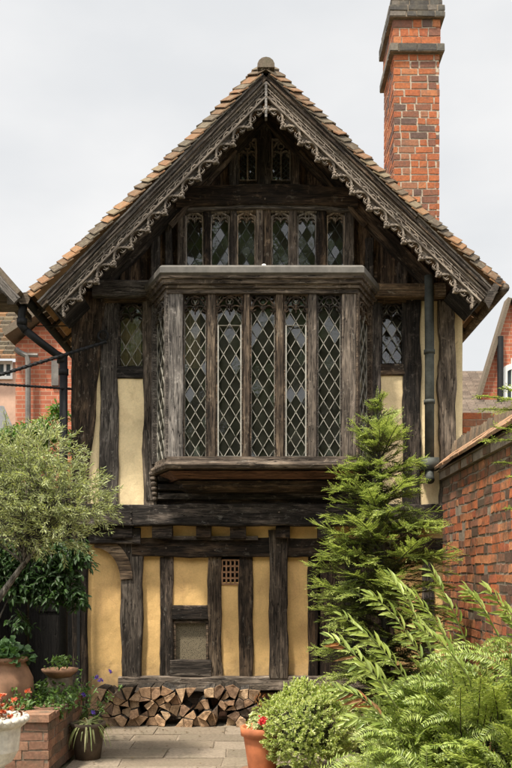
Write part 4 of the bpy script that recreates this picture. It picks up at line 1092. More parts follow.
fp = thing('fern_clump', 'clump of long arching glossy fronds in the right foreground, one frond browned at its tip', 'fern', (fb.x, -4.0, 0))
Lv = Leaves(); Ld = Leaves(); T = MB()
specs = [((409, 684), (342, 616), -4.4, .04, (1, 1)), ((424, 662), (369, 594), -4.35, .05, (1, 1)), ((432, 655), (390, 576), -4.3, .04, (1, 1)), ((466, 642), (428, 566), -4.2, .03, (1, 1)),
         ((452, 648), (398, 585), -4.1, .05, (1, 1)), ((500, 640), (466, 590), -4.2, .04, (1, 1)), ((396, 706), (329, 637), -4.5, .05, (.55, .95)), ((392, 730), (336, 690), -4.5, .06, (.2, .7)),
         ((520, 640), (486, 588), -4.1, .03, (1, 1)), ((412, 712), (352, 664), -4.3, .05, (1, 1)), ((540, 660), (505, 606), -4.2, .03, (1, 1)), ((402, 745), (345, 722), -4.5, .08, (1, 1)), ((470, 680), (416, 628), -4.6, .05, (1, 1))]
for (b_, p, Y, arch, dead) in specs:
    r_ = at(470 + random.uniform(-15, 30), 800, -4.0)
    frond(Lv, T, (r_.x, -4.0 + random.uniform(-.1, .1), .02), at(b_[0], b_[1], Y), at(p[0], p[1], Y - .1), arch, 12, .094, .023, Ld, dead)
T.build('stalks', plain('frond_stalk', (.16, .19, .06), .5, .3, 20), fp); Lv.build('leaflets', fern_leaf, fp, droop=.22); Ld.build('withered_leaflets', dead_leaf, fp, droop=.5)

t = thing('ladder_fern', 'lush yellow green fern with many short arching fronds filling the lower right foreground', 'fern', (at(455, 0, -4.55).x, -4.55, 0))
Lv = Leaves(); T = MB(); cx_ = at(462, 0, -4.5).x
for k in range(200):
    px = random.uniform(350, 560); top = 640 + 55 * max(0, (440 - px) / 80) ; py = random.uniform(top, 800); Y = -4.25 - .55 * (py - 640) / 160 + random.uniform(-.12, .12)
    tip = at(px, py, Y); L_ = random.uniform(.22, .50); dd = Vector((random.gauss(-.75, .45), random.gauss(-.25, .3), random.uniform(.05, .75))).normalized()
    b0 = tip - dd * L_ - Vector((0, 0, .04)); pts = []
    for i in range(9): q_ = i / 8; pts.append(b0.lerp(tip, q_) + Vector((0, 0, .07 * math.sin(math.pi * q_) - .05 * q_ ** 3)))
    T.tube([Vector((cx_, -4.45, 0)).lerp(Vector((b0.x, b0.y, 0)), .6), b0] + pts, [.003] * 2 + [.0025 * (1 - .8 * i / 8) for i in range(9)], 4, cap=False)
    n_ = int(L_ / .0125); fc = Vector((random.gauss(.1, .5), random.gauss(-.5, .4), .7)).normalized()
    for j in range(n_):
        q_ = j / n_; i = min(7, int(q_ * 8)); p = pts[i].lerp(pts[i + 1], q_ * 8 - i); ax = (pts[i + 1] - pts[i]).normalized(); up = (fc - ax * fc.dot(ax)).normalized(); side = ax.cross(up)
        for sg in (-1, 1): Lv.add(p, ax * .45 + side * sg + up * random.uniform(-.3, .2), up + rv(.35), (.050 * math.sin(math.pi * min(1, .25 + .7 * q_)) + .006) * random.uniform(.8, 1.15), .0105)
T.build('stalks', bpy.data.materials['frond_stalk'], t); Lv.build('leaflets', fern_leaf, t, simple=True, droop=.3)

# ---------------------------------------------------------------- variegated round bush
c0 = at(307, 728, -2.5); t = thing('variegated_bush', 'round cream and green variegated bush beside the terracotta pot', 'bush', (c0.x, -2.5, 0))
Lv = Leaves(); T = MB(); rad = .36
for k in range(2700):
    d = rv().normalized()
    if d.z < -.75: continue
    rr = rad * random.uniform(.80, 1.05) * (1 + .20 * noise.noise(d * 2.3) + .12 * noise.noise(d * 6)); c = Vector((c0.x, -2.5, c0.z)) + Vector((d.x * 1.02, d.y, d.z * .95)) * rr
    if k % 6 == 0: T.tube([(c0.x + d.x * .03, -2.5, .15), Vector((c0.x, -2.5, c0.z)).lerp(c, .5), c], .003, 4, cap=False)
    ax = (d + Vector((0, 0, .5)) + rv(.25)).normalized(); s1 = ax.orthogonal().normalized(); s2 = ax.cross(s1)
    for j in range(9):
        a = j * 2.4; e = .35 + .1 * j; dd = (s1 * math.cos(a) + s2 * math.sin(a)) * (1.1 - e * .6) + ax * e
        Lv.add(c - ax * (.012 - .003 * j), dd, ax, random.uniform(.014, .034), random.uniform(.009, .018))
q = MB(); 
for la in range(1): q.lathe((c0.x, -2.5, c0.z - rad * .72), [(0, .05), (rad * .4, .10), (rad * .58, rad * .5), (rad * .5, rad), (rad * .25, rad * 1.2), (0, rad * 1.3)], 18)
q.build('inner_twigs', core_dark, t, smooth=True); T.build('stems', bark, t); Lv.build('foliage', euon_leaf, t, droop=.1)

# ---------------------------------------------------------------- olive tree
ot = thing('olive_tree', 'silvery green olive tree with a leaning trunk at the left edge', 'tree', (-2.55, -2.3, 0))
T = MB(); Lv = Leaves()
YO2 = -2.3; base = Vector((-2.55, YO2, 0)); fork = at(22, 566, YO2)
T.tube([base, at(-38, 640, YO2), at(-4, 602, YO2), fork, at(42, 540, YO2), at(58, 500, YO2)], [.045, .038, .03, .022, .016, .006], 8)
T.tube([at(-4, 602, YO2), at(-20, 540, YO2 + .1), at(-10, 480, YO2)], [.025, .018, .006], 8)
cl = [(30, 480, .42, 170), (68, 498, .30, 105), (45, 450, .22, 60), (-5, 490, .42, 110), (92, 512, .13, 26), (15, 520, .35, 115), (52, 530, .24, 70), (5, 452, .25, 60), (-40, 500, .5, 60)]
for (px, py, r, n) in cl:
    for k in range(int(n * 1.3)):
        d = rv().normalized(); rr = r * random.random() ** .45
        c = at(px, py, YO2 + random.uniform(-.1, .1)) + Vector((d.x * rr * 1.1, d.y * rr, d.z * rr * .75))
        dd = Vector((d.x, d.y * .8, d.z * .6 + random.uniform(-.2, .5))) + rv(.3); pts = curve(c, dd, random.uniform(.10, .20), 6, .5, .2, .06)
        T.tube(pts, .0018, 4, cap=False)
        if k % 7 == 0: T.tube([fork.lerp(at(58, 500, YO2), random.random()), c], [.006, .002], 5, cap=False)
        for i in range(1, 7):
            ax = (pts[i] - pts[i - 1]).normalized(); s1 = ax.orthogonal().normalized(); s2 = ax.cross(s1)
            for q_ in range(3):
                a = i * 1.6 + q_ * 2.1 + random.random()
                Lv.add(pts[i].lerp(pts[i - 1], random.random()), ax * .9 + (s1 * math.cos(a) + s2 * math.sin(a)) * .65, rv(), random.uniform(.035, .055), random.uniform(.007, .0105))
T.build('trunk', bark, ot); Lv.build('crown', olive_leaf, ot, simple=True, droop=.1)

# ---------------------------------------------------------------- laurel over the doorway, and climber
def leaf_cloud(name, label, cat, m, blobs, Y, ll, lw_, base, hang=.0, stems=True):
    t = thing(name, label, cat, base); Lv = Leaves(); T = MB()
    for (px, py, rx, rz, n) in blobs:
        for k in range(n):
            d = rv().normalized(); rr = random.random() ** .4
            c = at(px, py, Y) + Vector((d.x * rx * rr, d.y * .25 * rr, d.z * rz * rr))
            ax = (Vector((d.x, d.y - .4, d.z * .4 - hang)) + rv(.3)).normalized()
            if stems and k % 3 == 0: T.tube([c - ax * .12, c], .003, 4, cap=False)
            for j in range(4): Lv.add(c - ax * .03 * j, ax + rv(.55), Vector((0, -.5, 1)) + rv(.35), ll * random.uniform(.7, 1.2), lw_ * random.uniform(.8, 1.2))
    if stems:
        b = at(blobs[0][0], blobs[0][1], Y); T.tube([base, (base[0], Y, base[2] + (b.z - base[2]) * .6), b], [.02, .012, .006], 6)
        T.build('stems', bark, t)
    Lv.build('leaves', m, t, droop=.25)
    return t
leaf_cloud('laurel_bush', 'dark green laurel hanging over the black doorway below the olive tree', 'bush', laurel_leaf,
    [(15, 585, .42, .22, 240), (55, 588, .30, .22, 220), (75, 560, .22, .2, 120), (-10, 560, .35, .3, 120), (40, 555, .45, .2, 220), (20, 625, .16, .10, 30), (78, 600, .12, .12, 40), (5, 530, .5, .25, 150)], -.8, .075, .028, (-2.75, -.8, 0), .5)
leaf_cloud('climbing_shrub', 'fresh green climber on the boundary in front of the red brick house', 'climber', ivy_leaf,
    [(20, 436, .30, .16, 150), (45, 432, .26, .16, 150), (58, 415, .16, .14, 60), (75, 440, .2, .2, 80), (-5, 440, .3, .16, 70), (30, 460, .5, .25, 220), (40, 500, .6, .3, 200)], 1.2, .07, .03, (-2.9, 1.2, 0), .2)

# ================================================================== black doorway building at the left
db = thing('timber_outbuilding', 'low black boarded outbuilding with a dark door left of the house', 'outbuilding', (-3.0, .5, 0))
black_board = wood('black_board', (.004, .004, .004), (.008, .007, .007), (.016, .014, .013), .05, axis=2)
q = MB(); x0, x1 = at(-60, 0, .5).x, -2.09; n = 16
for i in range(n):
    a = x0 + (x1 - x0) * i / n; b = x0 + (x1 - x0) * (i + 1) / n; yo = random.uniform(0, .01)
    if at(30, 0, .5).x < (a + b) / 2 < at(76, 0, .5).x:
        q.box(a + .002, b - .002, .42 + yo, .5, 2.05, 2.5)
    else: q.box(a + .002, b - .002, .42 + yo, .5, 0, 2.5)
q.build('wall', black_board, db)
q = MB(); q.box(x0, x1, 3.4, 3.5, 0, 2.5); q.build('back_wall', black_board, db)
q = MB(); q.box(at(30, 0, .5).x, at(76, 0, .5).x, .46, .5, 0, 2.05); q.box(at(30, 0, .5).x + .1, at(76, 0, .5).x - .1, .445, .46, 1.2, 1.9); q.build('door', black_board, db)
q = MB(); q.hexa([(x0 - .1, .3, 2.45), (x1, .3, 2.45), (x1, 3.6, 2.9), (x0 - .1, 3.6, 2.9), (x0 - .1, .3, 2.52), (x1, .3, 2.52), (x1, 3.6, 2.97), (x0 - .1, 3.6, 2.97)]); q.build('roof', tile_old, db)
q = MB(); q.box(at(78.5, 0, .2).x, at(81.5, 0, .2).x, .12, .16, 0, 2.3); q.build('door_post', black_iron, db)

# ================================================================== firewood
log_end, t_, p_, N, K = mat('log_end'); tcn = N('ShaderNodeTexCoord'); oi = N('ShaderNodeObjectInfo')
v = mapn(N, K, tcn.outputs['Object'], (1, .1, 1)); wv = N('ShaderNodeTexWave'); wv.wave_type = 'RINGS'; wv.rings_direction = 'Y'; wv.inputs['Scale'].default_value = 22; wv.inputs['Distortion'].default_value = 4; wv.inputs['Detail'].default_value = 3
K(v, wv.inputs['Vector']); r1 = ramp(N, [(.0, (.10, .07, .05)), (.15, (.34, .20, .115)), (.3, (.10, .065, .045)), (.5, (.44, .28, .16)), (.7, (.28, .17, .10)), (.85, (.56, .39, .24)), (1, (.30, .17, .09))]); K(oi.outputs['Random'], r1.inputs['Fac'])
r2 = ramp(N, [(.2, (.7, .68, .65)), (.8, (1.15, 1.15, 1.15))]); K(wv.outputs['Fac'], r2.inputs['Fac'])
c = mixc(N, K, 1, r1.outputs['Color'], r2.outputs['Color'], 'MULTIPLY'); nn_ = noise_n(N, K, tcn.outputs['Object'], 30, 5, .7); r3 = ramp(N, [(.35, (.55, .52, .5)), (.65, (1.2, 1.2, 1.2))]); K(nn_, r3.inputs['Fac'])
K(mixc(N, K, 1, c, r3.outputs['Color'], 'MULTIPLY'), p_.inputs['Base Color']); p_.inputs['Roughness'].default_value = .9; bump(N, K, p_, nn_, .5, .006)
log_bark = wood('log_bark', (.02, .016, .012), (.05, .038, .028), (.12, .095, .07), .2, axis=1)
XW0, XW1, YW = at(94, 0, -.35).x, at(256, 0, -.35).x, -.35
rows = 4; zlv = [0.004]
for r in range(rows): zlv.append(zlv[-1] + (.118 if r < 2 else .088))
ordn = ['first', 'second', 'third', 'fourth', 'fifth', 'sixth', 'seventh', 'eighth', 'ninth', 'tenth', 'eleventh', 'twelfth', 'thirteenth', 'fourteenth', 'fifteenth', 'sixteenth', 'seventeenth', 'eighteenth', 'nineteenth', 'twentieth', 'twenty-first', 'twenty-second', 'twenty-third', 'twenty-fourth', 'twenty-fifth', 'twenty-sixth', 'twenty-seventh', 'twenty-eighth', 'twenty-ninth', 'thirtieth']
rown = ['bottom', 'second', 'third', 'top']
CELLS = {}
def make_log(poly, label):
    cx = sum(p[0] for p in poly) / len(poly); cz = sum(p[1] for p in poly) / len(poly)
    pl = []
    m_ = len(poly)
    for i in range(m_):   # shrink and chip the corners
        x, z = poly[i]; pl.append((cx + (x - cx) * .96, cz + (z - cz) * .96))
        x2, z2 = poly[(i + 1) % m_]; mx_, mz_ = (x + x2) / 2, (z + z2) / 2; k = random.uniform(.90, 1.04)
        pl.append((cx + (mx_ - cx) * k, cz + (mz_ - cz) * k))
    y0 = YW + random.uniform(-.05, .07); n = len(pl); q = MB(); tl = random.uniform(-.06, .06)
    fr_ = [(x, y0 + (x - cx) * tl * 4 + (z - cz) * random.uniform(-.15, .15), z) for x, z in pl]
    fr2 = [(cx + (x - cx) * .93, y - .006, cz + (z - cz) * .93) for x, y, z in fr_]
    bk = [(x, y0 + .36, z) for x, z in pl]
    q.add(fr2 + fr_ + bk, [tuple(range(n))], 0)
    q.f += [(i, (i + 1) % n, n + (i + 1) % n, n + i) for i in range(n)] + [(n + i, n + (i + 1) % n, 2 * n + (i + 1) % n, 2 * n + i) for i in range(n)] + [tuple(range(3 * n - 1, 2 * n - 1, -1))]
    q.m += [0] * n + [1] * n + [0]
    o = q.build('split_log', [log_end, log_bark], None, origin=(cx, YW + .18, min(p[1] for p in pl)))
    tag(o, label, 'log', 'split logs stacked against the house')
rows = 4; NC = 18; cw = (XW1 - XW0) / NC; rh = .098; seeds = []
for r in range(rows):
    for c in range(NC):
        seeds.append((XW0 + (c + .5 + (.25 if r % 2 else -.2)) * cw + random.uniform(-.46, .46) * cw, .004 + (r + .5) * rh + random.uniform(-.42, .42 if r < rows - 1 else .2) * rh, r))
for (sx_, sz_, r) in seeds:
    if random.random() < .05: continue
    P_ = [(sx_ - .09, max(.003, sz_ - .09)), (sx_ + .09, max(.003, sz_ - .09)), (sx_ + .09, sz_ + random.uniform(.04, .08)), (sx_ + random.uniform(-.04, .04), sz_ + random.uniform(.06, .10)), (sx_ - .09, sz_ + random.uniform(.03, .07))]
    for (ox, oz, _) in seeds:
        if (ox, oz) == (sx_, sz_) or abs(ox - sx_) > .3 or abs(oz - sz_) > .3: continue
        mx_, mz_ = (ox + sx_) / 2, (oz + sz_) / 2; nx_, nz_ = sx_ - ox, sz_ - oz; Q = []
        for i in range(len(P_)):
            A_, B_ = P_[i], P_[(i + 1) % len(P_)]; fa = (A_[0] - mx_) * nx_ + (A_[1] - mz_) * nz_; fb_ = (B_[0] - mx_) * nx_ + (B_[1] - mz_) * nz_
            if fa >= 0: Q.append(A_)
            if (fa >= 0) != (fb_ >= 0): t_ = fa / (fa - fb_); Q.append((A_[0] + (B_[0] - A_[0]) * t_, A_[1] + (B_[1] - A_[1]) * t_))
        P_ = Q
    while len(P_) > random.choice([3, 4, 4, 5, 5]) and len(P_) > 3:       # split wood: few, sharp corners
        es = [math.hypot(P_[i][0] - P_[i - 1][0], P_[i][1] - P_[i - 1][1]) for i in range(len(P_))]; i = es.index(min(es))
        P_ = P_[:i] + P_[i + 1:] if i else P_[1:]
    CELLS.setdefault(r, []).append((sx_, P_))
for r in range(rows):
    for i, (_, P_) in enumerate(sorted(CELLS[r], key=lambda c: c[0])): make_log(P_, 'split firewood log, %s from the left in the %s row of the stack' % (ordn[i], rown[r]))

# ================================================================== brick garden wall (right)
gwall = thing('garden_wall', 'tall mossy red brick garden wall with tiled coping on the right', 'wall', (2.2, -2, 0))
q = MB(); brick_box(q, 2.03, 2.33, -6.2, -.12, 0, 2.66, 'FLR', bl=.24, bh=.087, mt=.019, jit=.009, drop=.025)
q.build('brickwork', [brick_old, mortar_dark], gwall)
q = MB(); brick_box(q, 1.985, 2.37, -6.25, -.12, 2.662, 2.745, 'FLR', bl=.22, bh=.08, mt=.014, jit=.006, drop=.42, dep=.03)
q.v = [(x + (.035 if 1.98 < x < 2.0 and False else 0), y, z) for x, y, z in q.v]
q.build('dentil_course', [brick_old, mortar_dark], gwall)
q = MB(); yy = -6.3
while yy < -.12:      # tile fillet sloping out over the dentils
    b_ = yy + .16; j = random.uniform
    for r in range(2):
        x1, z1, x0, z0 = 1.93 + r * .10, 2.77 + r * .085, 2.07 + r * .07, 2.885 + r * .055
        o1 = j(-.008, .008); q.hexa([(x1 + o1, yy, z1), (x0, yy, z0), (x0, b_, z0), (x1 + o1, b_, z1), (x1 + o1 - .01, yy, z1 + .025), (x0 - .01, yy, z0 + .025), (x0 - .01, b_, z0 + .025), (x1 + o1 - .01, b_, z1 + .025)])
    yy += .164
q.build('coping', fillet_tile, gwall)
q = MB(); yy = -6.3
while yy < -.12:      # bricks on edge along the top
    h = random.uniform(-.02, .025); q.hexa([(2.12 + random.uniform(-.012, .012), yy, 2.88), (2.34, yy, 2.88), (2.34, yy + .068, 2.88), (2.12, yy + .068, 2.88), (2.13, yy + random.uniform(0, .012), 3.07 + h), (2.33, yy, 3.07 + h), (2.33, yy + .062, 3.06 + h), (2.135, yy + .058, 3.055 + h)]); yy += .076
q.build('brick_on_edge', tile_old, gwall)
q = MB(); q.hexa([(1.96, -6.3, 2.747), (2.40, -6.3, 2.747), (2.40, -.12, 2.747), (1.96, -.12, 2.747), (2.14, -6.3, 2.9), (2.40, -6.3, 2.9), (2.40, -.12, 2.9), (2.14, -.12, 2.9)]); q.build('coping_bed', mortar_dark, gwall)
# brick pier at the end of the wall
q = MB(); brick_box(q, 2.36, 3.0, .32, .62, 0, at(0, 413, .35).z, 'FLR', bl=.23, bh=.082, mt=.013)
tag(q.build('brick_pier', [brick_mat, mortar], None, origin=(2.6, .45, 0)), 'stub of red brick wall rising behind the garden wall beside the house corner', 'wall')

# ================================================================== neighbours
# right: red brick gable with white arched window
nb = thing('brick_house', 'red brick gabled house with a white arched window at the right edge', 'house', (8, 11, 0)); Yn = 9
apx = at(510, 300, Yn); ev = at(481, 395, Yn); sx = ev.x
q = MB(); xr = apx.x * 2 - sx
q.add([(sx, Yn, 0), (xr, Yn, 0), (xr, Yn, ev.z), (apx.x, Yn, apx.z), (sx, Yn, ev.z), (sx, Yn + .16, 0), (xr, Yn + .16, 0), (xr, Yn + .16, ev.z), (apx.x, Yn + .16, apx.z), (sx, Yn + .16, ev.z)],
      [(0, 1, 2, 3, 4), (9, 8, 7, 6, 5), (0, 5, 6, 1), (1, 6, 7, 2), (0, 4, 9, 5)]); q.build('wall', far_brick_x, nb)
q = MB()
for s_, xe in ((-1, sx), (1, xr)):
    a_ = Vector((apx.x, 0, apx.z)); b_ = Vector((xe, 0, ev.z)); b_ = b_ + (b_ - a_) * .03
    n_ = Vector(((b_ - a_).z, 0, -(b_ - a_).x)).normalized(); n_ = n_ if n_.z > 0 else -n_
    q.hexa([(a_.x, Yn - .12, a_.z), (b_.x, Yn - .12, b_.z), (b_.x, Yn + .18, b_.z), (a_.x, Yn + .18, a_.z)] + [(p.x + n_.x * .08, y, p.z + n_.z * .08) for p, y in ((a_, Yn - .12), (b_, Yn - .12), (b_, Yn + .18), (a_, Yn + .18))])
q.build('roof', tile_old, nb)
q = MB(); a_ = at(504, 410, Yn); cx = at(516, 0, Yn).x; hw = cx - a_.x; f_ = lambda u, v, y: (u, Yn - .06 + y, v); zt_ = at(0, 372, Yn).z
q.ribbon([(cx - hw, a_.z - .3), (cx - hw, zt_)] + [(cx - hw * math.cos(R(t)), zt_ + hw * .45 * math.sin(R(t))) for t in range(15, 180, 15)] + [(cx + hw, zt_), (cx + hw, a_.z - .3)], .12, 0, .1, f_)
q.ribbon([(cx - hw / 3, a_.z - .3), (cx - hw / 3, zt_ + .3)], .05, .01, .08, f_); q.ribbon([(cx + hw / 3, a_.z - .3), (cx + hw / 3, zt_ + .3)], .05, .01, .08, f_)
q.ribbon([(cx - hw, zt_ - .35), (cx + hw, zt_ - .35)], .05, .012, .08, f_); wn = q.build('window', white_paint, nb)
q = MB(); q.box(cx - hw, cx + hw, Yn - .02, Yn - .012, a_.z - .3, zt_ + hw * .3); q.build('pane', plain('dark_pane', (.05, .06, .07), .1, .2, 4), wn, world=Matrix.Identity(4))
q = MB(); q.tube([(at(499, 0, Yn).x, Yn - .1, at(0, 338, Yn).z), (at(499, 0, Yn).x, Yn - .1, 0)], .07, 8); q.build('drainpipe', black_iron, nb)
# right: low tiled roof between
nr = thing('tiled_cottage', 'low cottage roof of weathered grey tiles seen between the house and the brick gable', 'house', (5.2, 9.5, 0)); Yr = 8
a_ = at(440, 372, Yr + 2.5); b_ = at(494, 372, Yr + 2.5); e_ = at(440, 424, Yr)
q = MB(); q.box(a_.x, b_.x - .2, Yr + .1, Yr + 5, 0, e_.z); q.build('wall', far_brick_x, nr)
q = MB(); nrw = 24
for r in range(nrw):
    t0, t1 = r / nrw, (r + 1) / nrw; xx = a_.x
    while xx < b_.x - .1:
        z0_ = e_.z + (a_.z - e_.z) * t0; z1_ = e_.z + (a_.z - e_.z) * t1; y0_, y1_ = Yr + 2.5 * t0, Yr + 2.5 * t1; w_ = .2
        q.hexa([(xx, y0_, z0_), (xx + w_, y0_, z0_), (xx + w_, y1_, z1_ - .03), (xx, y1_, z1_ - .03), (xx, y0_, z0_ + .07), (xx + w_, y0_, z0_ + .07), (xx + w_, y1_, z1_), (xx, y1_, z1_)]); xx += w_ + .01
q.build('roof', tile_far, nr)
# left: red brick house with grey eaves
lb = thing('brick_house', 'red brick house with a grey gutter pipe behind the left eaves', 'house', (-5, 9, 0)); Yl = 7
x0, x1 = at(15.5, 0, Yl).x, at(72, 0, Yl).x; zt_ = at(0, 345, Yl).z; pk = at(45, 318, Yl)
q = MB(); q.add([(x0, Yl, 0), (x1, Yl, 0), (x1, Yl, pk.z), (pk.x, Yl, pk.z), (x0, Yl, zt_), (x0, Yl + 5, 0), (x1, Yl + 5, 0), (x1, Yl + 5, pk.z), (pk.x, Yl + 5, pk.z), (x0, Yl + 5, zt_)],
      [(0, 1, 2, 3, 4), (9, 8, 7, 6, 5), (0, 5, 6, 1), (1, 6, 7, 2), (0, 4, 9, 5), (2, 7, 8, 3), (3, 8, 9, 4)]); q.build('wall', far_brick_x, lb)
q = MB(); a_ = Vector((pk.x, 0, pk.z)); b_ = at(10, 341, Yl); q.hexa([(a_.x, Yl - .35, a_.z), (b_.x, Yl - .35, b_.z), (b_.x, Yl + 5, b_.z), (a_.x, Yl + 5, a_.z), (a_.x, Yl - .35, a_.z + .15), (b_.x - .05, Yl - .35, b_.z + .13), (b_.x - .05, Yl + 5, b_.z + .13), (a_.x, Yl + 5, a_.z + .15)])
q.hexa([(a_.x, Yl - .2, a_.z + .02), (x1 + .1, Yl - .2, a_.z + .02), (x1 + .1, Yl + 5, a_.z + .02), (a_.x, Yl + 5, a_.z + .02), (a_.x, Yl - .2, a_.z + .17), (x1 + .1, Yl - .2, a_.z + .17), (x1 + .1, Yl + 5, a_.z + .17), (a_.x, Yl + 5, a_.z + .17)])
q.build('roof', tile_old, lb)
q = MB(); q.tube([at(16, 349, Yl - .15), at(19, 352, Yl - .15), at(27, 356, Yl - .15), at(28, 362, Yl - .15), (at(28, 0, Yl - .15).x, Yl - .15, 0)], .055, 8); q.tube([at(24, 355, Yl - .15), at(38, 355.5, Yl - .15)], .04, 6); q.build('gutter_pipe', pipe_grey, lb)
q = MB(); q.box(at(52, 0, Yl).x, at(59, 0, Yl).x, Yl - .05, Yl + .01, at(0, 386, Yl).z, at(0, 361, Yl).z); q.build('window', pipe_grey, lb)
# left: rendered house with tiled roof behind
ln_ = thing('rendered_house', 'pink rendered house with weathered tiled roof at the far left edge', 'house', (-8, 13, 0)); Yk = 11
x0, x1 = at(-80, 0, Yk).x, at(17, 0, Yk).x; zE = at(0, 362, Yk).z
q = MB(); q.box(x0, x1, Yk, Yk + 6, 0, zE); q.build('wall', render_pink, ln_)
q = MB(); nrw = 14
for r in range(nrw):
    t0, t1 = r / nrw, (r + 1) / nrw; z0_ = zE + 2.4 * t0; z1_ = zE + 2.4 * t1; xx = x0
    while xx < x1: q.hexa([(xx, Yk - .3 + 3 * t0, z0_), (xx + .25, Yk - .3 + 3 * t0, z0_), (xx + .25, Yk - .3 + 3 * t1, z1_ - .04), (xx, Yk - .3 + 3 * t1, z1_ - .04), (xx, Yk - .3 + 3 * t0, z0_ + .08), (xx + .25, Yk - .3 + 3 * t0, z0_ + .08), (xx + .25, Yk - .3 + 3 * t1, z1_), (xx, Yk - .3 + 3 * t1, z1_)]); xx += .26
q.build('roof', tile_mat, ln_)
q = MB(); a_ = at(-14, 378, Yk); b_ = at(12, 363, Yk); f_ = lambda u, v, y: (u, Yk - .06 + y, v)
q.ribbon([(a_.x, a_.z), (b_.x, a_.z), (b_.x, b_.z), (a_.x, b_.z)], .09, 0, .08, f_, closed=True)
for k in range(1, 4): q.ribbon([(a_.x + (b_.x - a_.x) * k / 4, a_.z), (a_.x + (b_.x - a_.x) * k / 4, b_.z)], .06, .01, .07, f_)
wn = q.build('window', white_paint, ln_); q = MB(); q.box(a_.x, b_.x, Yk - .02, Yk - .01, a_.z, b_.z); q.build('pane', bpy.data.materials['dark_pane'], wn, world=Matrix.Identity(4))
# slate porch corner low at the far left
sp = MB(); Ys = 4; p = [at(-30, 404, Ys + 1), at(4, 406, Ys + 1), at(14, 430, Ys), at(-30, 430, Ys)]
sp.add(p + [v_ - Vector((0, 0, .1)) for v_ in p], [(0, 1, 2, 3), (7, 6, 5, 4), (0, 4, 5, 1), (1, 5, 6, 2), (2, 6, 7, 3), (3, 7, 4, 0)])
c_ = p[2]; sp.box(p[3].x, c_.x - .15, Ys + .15, Ys + .9, 0, c_.z - .08)
tag(sp.build('slate_porch', plain('slate', (.10, .10, .10), .6, .2, 10), None, origin=(p[3].x, Ys + .5, 0)), 'corner of a low grey slate porch roof at the left edge', 'porch')
# left neighbour eaves poking in above
ne = thing('neighbour_building', 'eaves corner of the next building poking in at the upper left edge', 'building', (-4.2, -.4, 0)); Ye = -.6
q = MB(); q.box(-5.4, -3.35, -.5, .1, 0, 4.6); q.build('wall', render_pink, ne)
a_ = at(-60, 212, Ye); b_ = at(17, 294, Ye); q = MB(); n_ = Vector((.73, 0, .68)) * .09
q.hexa([a_, b_, b_ + Vector((0, .8, 0)), a_ + Vector((0, .8, 0)), a_ + n_, b_ + n_ * .6, b_ + n_ * .6 + Vector((0, .8, 0)), a_ + n_ + Vector((0, .8, 0))]); q.build('roof', tile_old, ne)
timber('verge_board', at(-58, 224, Ye - .03), at(17, 300, Ye - .03), .10, .10, .04, oak_grey, ne, 0)
mb = MB(); mb.box(at(4, 0, Ye).x, at(13, 0, Ye).x, Ye + .1, Ye + .7, at(0, 301, Ye).z, at(0, 294, Ye).z); mb.box(-3.4, at(8, 0, Ye).x, Ye + .1, Ye + .7, at(0, 290, Ye).z, at(0, 284, Ye).z); mb.build('rafter_end', oak_grey, ne)

# ================================================================== bottom left: raised bed and pots
Zp = .45; A = at(48, 722, -2.57); bed = thing('brick_planter', 'low weathered brick raised bed in the lower left', 'planter', (-2.3, -2.0, 0))
xr = A.x
q = MB(); brick_box(q, -3.3, xr, -2.57, -2.35, 0, Zp, 'FR', bl=.22, bh=.075, mt=.01, jit=.006); brick_box(q, xr - .22, xr, -2.349, -1.35, 0, Zp, 'RLB', bl=.22, bh=.075, mt=.01, jit=.006)
q.build('brickwork', [brick_plant, mortar_dark], bed)
q = MB(); yy = -2.6
while yy < -1.35: q.box(xr - .23 + random.uniform(0, .01), xr + .015 + random.uniform(-.008, .008), yy, yy + .10, Zp + .002, Zp + .055 + random.uniform(-.005, .008)); yy += .11
xx = xr - .24
while xx > -3.3: q.box(xx - .105, xx - .005, -2.60 + random.uniform(-.008, .008), -2.36, Zp + .002, Zp + .055 + random.uniform(-.005, .008)); xx -= .11
q.build('brick_coping', brick_plant, bed)
q = MB(); q.box(-3.3, xr - .225, -2.345, -1.35, 0, .40); q.build('soil', soil, bed)
def small_plants(name, label, m, area, n, ll, lw_, zb, zr, parent_loc, cat='plant', flowers=None):
    t = thing(name, label, cat, parent_loc); Lv = Leaves(); T = MB(); (x0, x1, y0, y1) = area
    for k in range(n):
        b = Vector((random.uniform(x0, x1), random.uniform(y0, y1), zb)); h = zr * random.uniform(.4, 1.1) * (1 + .4 * noise.noise(b * 4))
        pts = curve(b, Vector((random.uniform(-.5, .5), random.uniform(-.6, .3), 1)), h, 4, .6, 0, .12); T.tube(pts, .0018, 4, cap=False)
        for i in range(1, 5):
            for q_ in range(4): Lv.add(pts[i], rv(.8) + Vector((0, -.2, .1)), Vector((0, -.4, 1)) + rv(.4), ll * random.uniform(.6, 1.2), lw_ * random.uniform(.7, 1.2))
    T.build('stems', bark, t); Lv.build('leaves', m, t, droop=.2)
    if flowers:
        for c in flowers:
            F = Leaves()
            for k in range(14): F.add(Vector(c) + rv(.006), rv(), rv(), .022, .018)
            F.build('flower', violet_petal, t)
    return t
small_plants('bed_plants', 'mixed low green plants with violet flowers spilling over the brick bed', bed_leaf, (-2.5, -1.66, -2.3, -1.3), 420, .038, .022, .40, .26, (-2.0, -1.9, .4), 'plants',
             [at(97, 677, -1.5), at(110, 671, -1.5), at(84, 694, -1.6), at(93, 712, -1.9), at(101, 680, -1.55)])
small_plants('trailing_plant', 'leafy green plant trailing between the raised bed and the log stack', bed_leaf, (-1.88, -1.62, -1.45, -1.05), 60, .04, .02, .05, .55, (-1.7, -1.3, 0))
